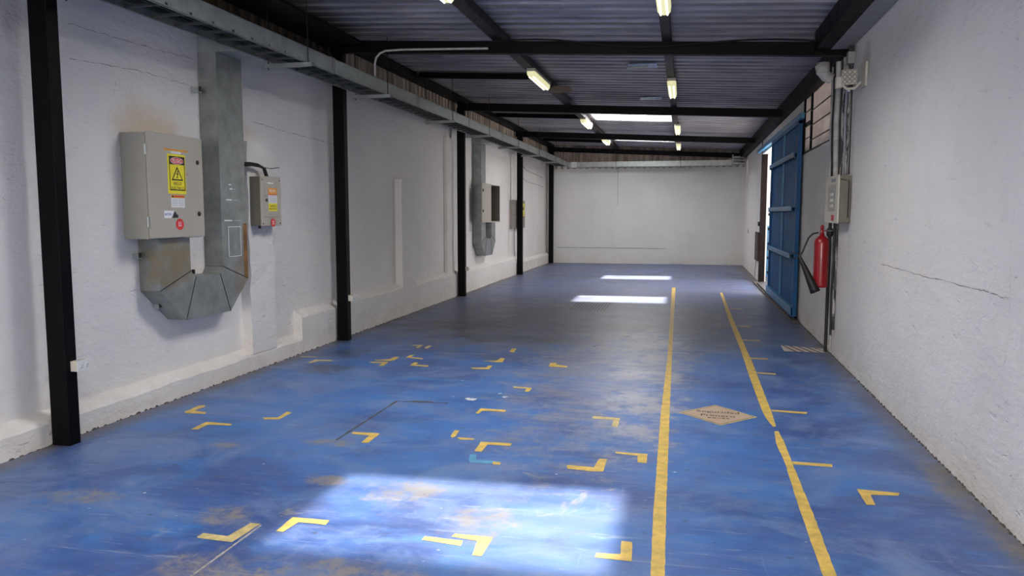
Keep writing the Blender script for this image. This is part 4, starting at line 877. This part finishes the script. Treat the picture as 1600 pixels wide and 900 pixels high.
mb.build('overpainted_mark', label='corner mark overpainted light blue beyond the sunlit patch', cat='floor marking', normals=False)
mark('yellow_dab', CYANY, yellow_m, 'small yellow dab at the end of the overpainted blue mark', 'floor marking')
# diamond safety sign
dm = thing('diamond_sign', (.29, 6.28, 0), 'tan diamond floor sign with dark safety lettering between the two yellow lines', 'floor sign')
cx, cy = .291, 6.282
def shrink(k): return [(cx+(x-cx)*k, cy+(y-cy)*k) for x, y in DIAMOND]
mb = MB(); flat(DIAMOND, .0015, yellowp_m, mb); flat(shrink(.93), .0019, tanb_m, mb); flat(shrink(.90), .0023, tan_m, mb); up_normals(mb); mb.build('sign_plate', dm, normals=False)
FP = lambda u, v: (u, v-(u-.3)*.04, .0028)
mb = MB().text('Seguridad', tanb_m, (.128, 6.315, .462, 6.392), FP, .012).text('Primero', tanb_m, (.160, 6.215, .424, 6.278), FP, .012)
mb.build('lettering', dm, normals=False)
mb = MB(); rnd = random.Random(2); u = .21
while u < .38: w_ = rnd.uniform(.008, .028); flat([(u, 6.158), (u+w_, 6.158), (u+w_, 6.182), (u, 6.182)], .0028, tanb_m, mb); u += w_+.009
up_normals(mb).build('small_print', dm, normals=False)
# striped hatch patch at the foot of the right wall
sp = thing('striped_patch', (1.4, 9.58, 0), 'white and brown striped patch on the floor by the right wall pipes', 'floor marking')
a, b, c_, d_ = [Vector(p) for p in STRIPE]; n = 9; mb1 = MB(); mb2 = MB()
hw = simple('dirty_white_paint', (.62, .58, .52), .6, 0, .15, 10); hb = simple('brown_red_paint', (.26, .15, .12), .6, 0, .2, 10)
mb_ = MB(); flat([tuple(a), tuple(b), tuple(c_), tuple(d_)], .0012, hw, mb_); up_normals(mb_).build('white_field', sp, normals=False)
for k in range(6):
    t0, t1 = -.05+k*.19, .03+k*.19
    T = lambda t: min(1, max(0, t)); p = [a.lerp(b, T(t0-.15)), a.lerp(b, T(t1-.15)), d_.lerp(c_, T(t1+.1)), d_.lerp(c_, T(t0+.1))]
    if (p[0]-p[1]).length > .01: flat([tuple(q) for q in p], .0016, hb, mb2)
up_normals(mb2).build('brown_stripes', sp, normals=False)
# joints in the slab, grooved strip
def joint(pts, w_, label, m=joint_m):
    mb = MB(); out = []
    for (x0, y0), (x1, y1) in zip(pts, pts[1:]):
        d = Vector((x1-x0, y1-y0)).normalized(); nrm = Vector((-d.y, d.x))*w_/2; N_ = 14
        for k in range(N_):
            a_ = Vector((x0, y0)).lerp(Vector((x1, y1)), k/N_); b_ = Vector((x0, y0)).lerp(Vector((x1, y1)), (k+1)/N_); j = random.uniform(.6, 1.3)
            flat([tuple(a_-nrm*j), tuple(b_-nrm*j), tuple(b_+nrm*j), tuple(a_+nrm*j)], .0012, m, mb)
    up_normals(mb).build('floor_joint', label=label, cat='floor joint', kind='structure', normals=False)
joint([JOINT[0][0], JOINT[0][2], JOINT[0][3]], .022, 'dark joint in the floor slab left of the centre, with a right-angle turn')
joint([(-2.10, 2.6), (-2.095, 3.5)], .014, 'pale chipped joint in the floor at the lower left', simple('pale_joint', (.38, .36, .32), .8, 0, .4, 20))
joint([(-2.66, 2.62), (-2.095, 2.62)], .01, 'short joint at the lower edge of the picture')
joint([(-3.9, 19.75), (1.6, 19.6)], .03, 'dark joint across the floor under the third cross beam')
joint([(-.1, 16.7), (1.62, 16.3)], .025, 'pale joint across the floor by the doorway', simple('pale_joint_far', (.36, .33, .30), .8, 0, .3, 20))
mb = MB()
for k in range(12): x = -1.84+.052*k; flat([(x, 12.7), (x+.016, 12.7), (x+.016, 13.9), (x, 13.9)], .0012, joint_m, mb)
up_normals(mb).build('grooved_strip', label='band of dark parallel grooves in the floor before the far sun patch', cat='floor grooves', kind='structure', normals=False)
spl = simple('white_paint_splash', (.66, .68, .70), .5, 0, .1, 20)
for (x, y, r_, lab) in ((-1.766, 6.357, .05, 'larger white paint splash right of the floor joint'), (-1.50, 6.50, .03, 'white paint splash beside a yellow corner mark, nearer one'), (-1.57, 6.62, .016, 'tiny white paint splash beside a yellow corner mark, farther one')):
    rnd = random.Random(int(y*100)); pts = [(x+r_*(1+rnd.uniform(-.45, .35))*math.cos(t), y+r_*(1+rnd.uniform(-.45, .35))*math.sin(t)*.9) for t in [2*math.pi*k/18 for k in range(18)]]
    mb = up_normals(flat(pts, .0013, spl)); mb.build('paint_splash', label=lab, cat='paint splash', loc=(x, y, 0), normals=False)
MB().box((-2.24, 6.165, 0), (-2.06, 6.20, .002), joint_m).build('floor_hole', label='small chipped dark hole at the corner of the floor joint', cat='floor hole')
# crumbled dirt along the foot of both walls
def crumbs(side, y0, y1, n, label, name='wall_debris'):
    rnd = random.Random(n); mb = MB(); m = joint_m
    for k in range(n):
        y = y0+(y1-y0)*(k+rnd.random())/n; L = rnd.uniform(.03, .10); x = (rx(y)-.002 if side > 0 else LEDGE+.002); L *= .6; wd = rnd.uniform(.003, .016)
        h = rnd.uniform(.004, .014); s_ = -1 if side > 0 else 1
        mb.faces([(x, y, 0), (x+s_*wd, y+L*.2, 0), (x+s_*wd*rnd.uniform(.5, 1), y+L*.8, 0), (x, y+L, 0), (x, y+L*.3, h), (x, y+L*.7, h)], [(0, 1, 4), (1, 2, 5, 4), (2, 3, 5)], m)
    mb.build(name, label=label, cat='debris', kind='stuff')
crumbs(1, 2.5, 16, 260, 'crumbled dark dirt along the foot of the right wall'); crumbs(-1, 2.5, 24, 300, 'crumbled dark dirt along the foot of the left wall')
for o in bpy.data.objects:
    if '_o' in o: del o['_o']
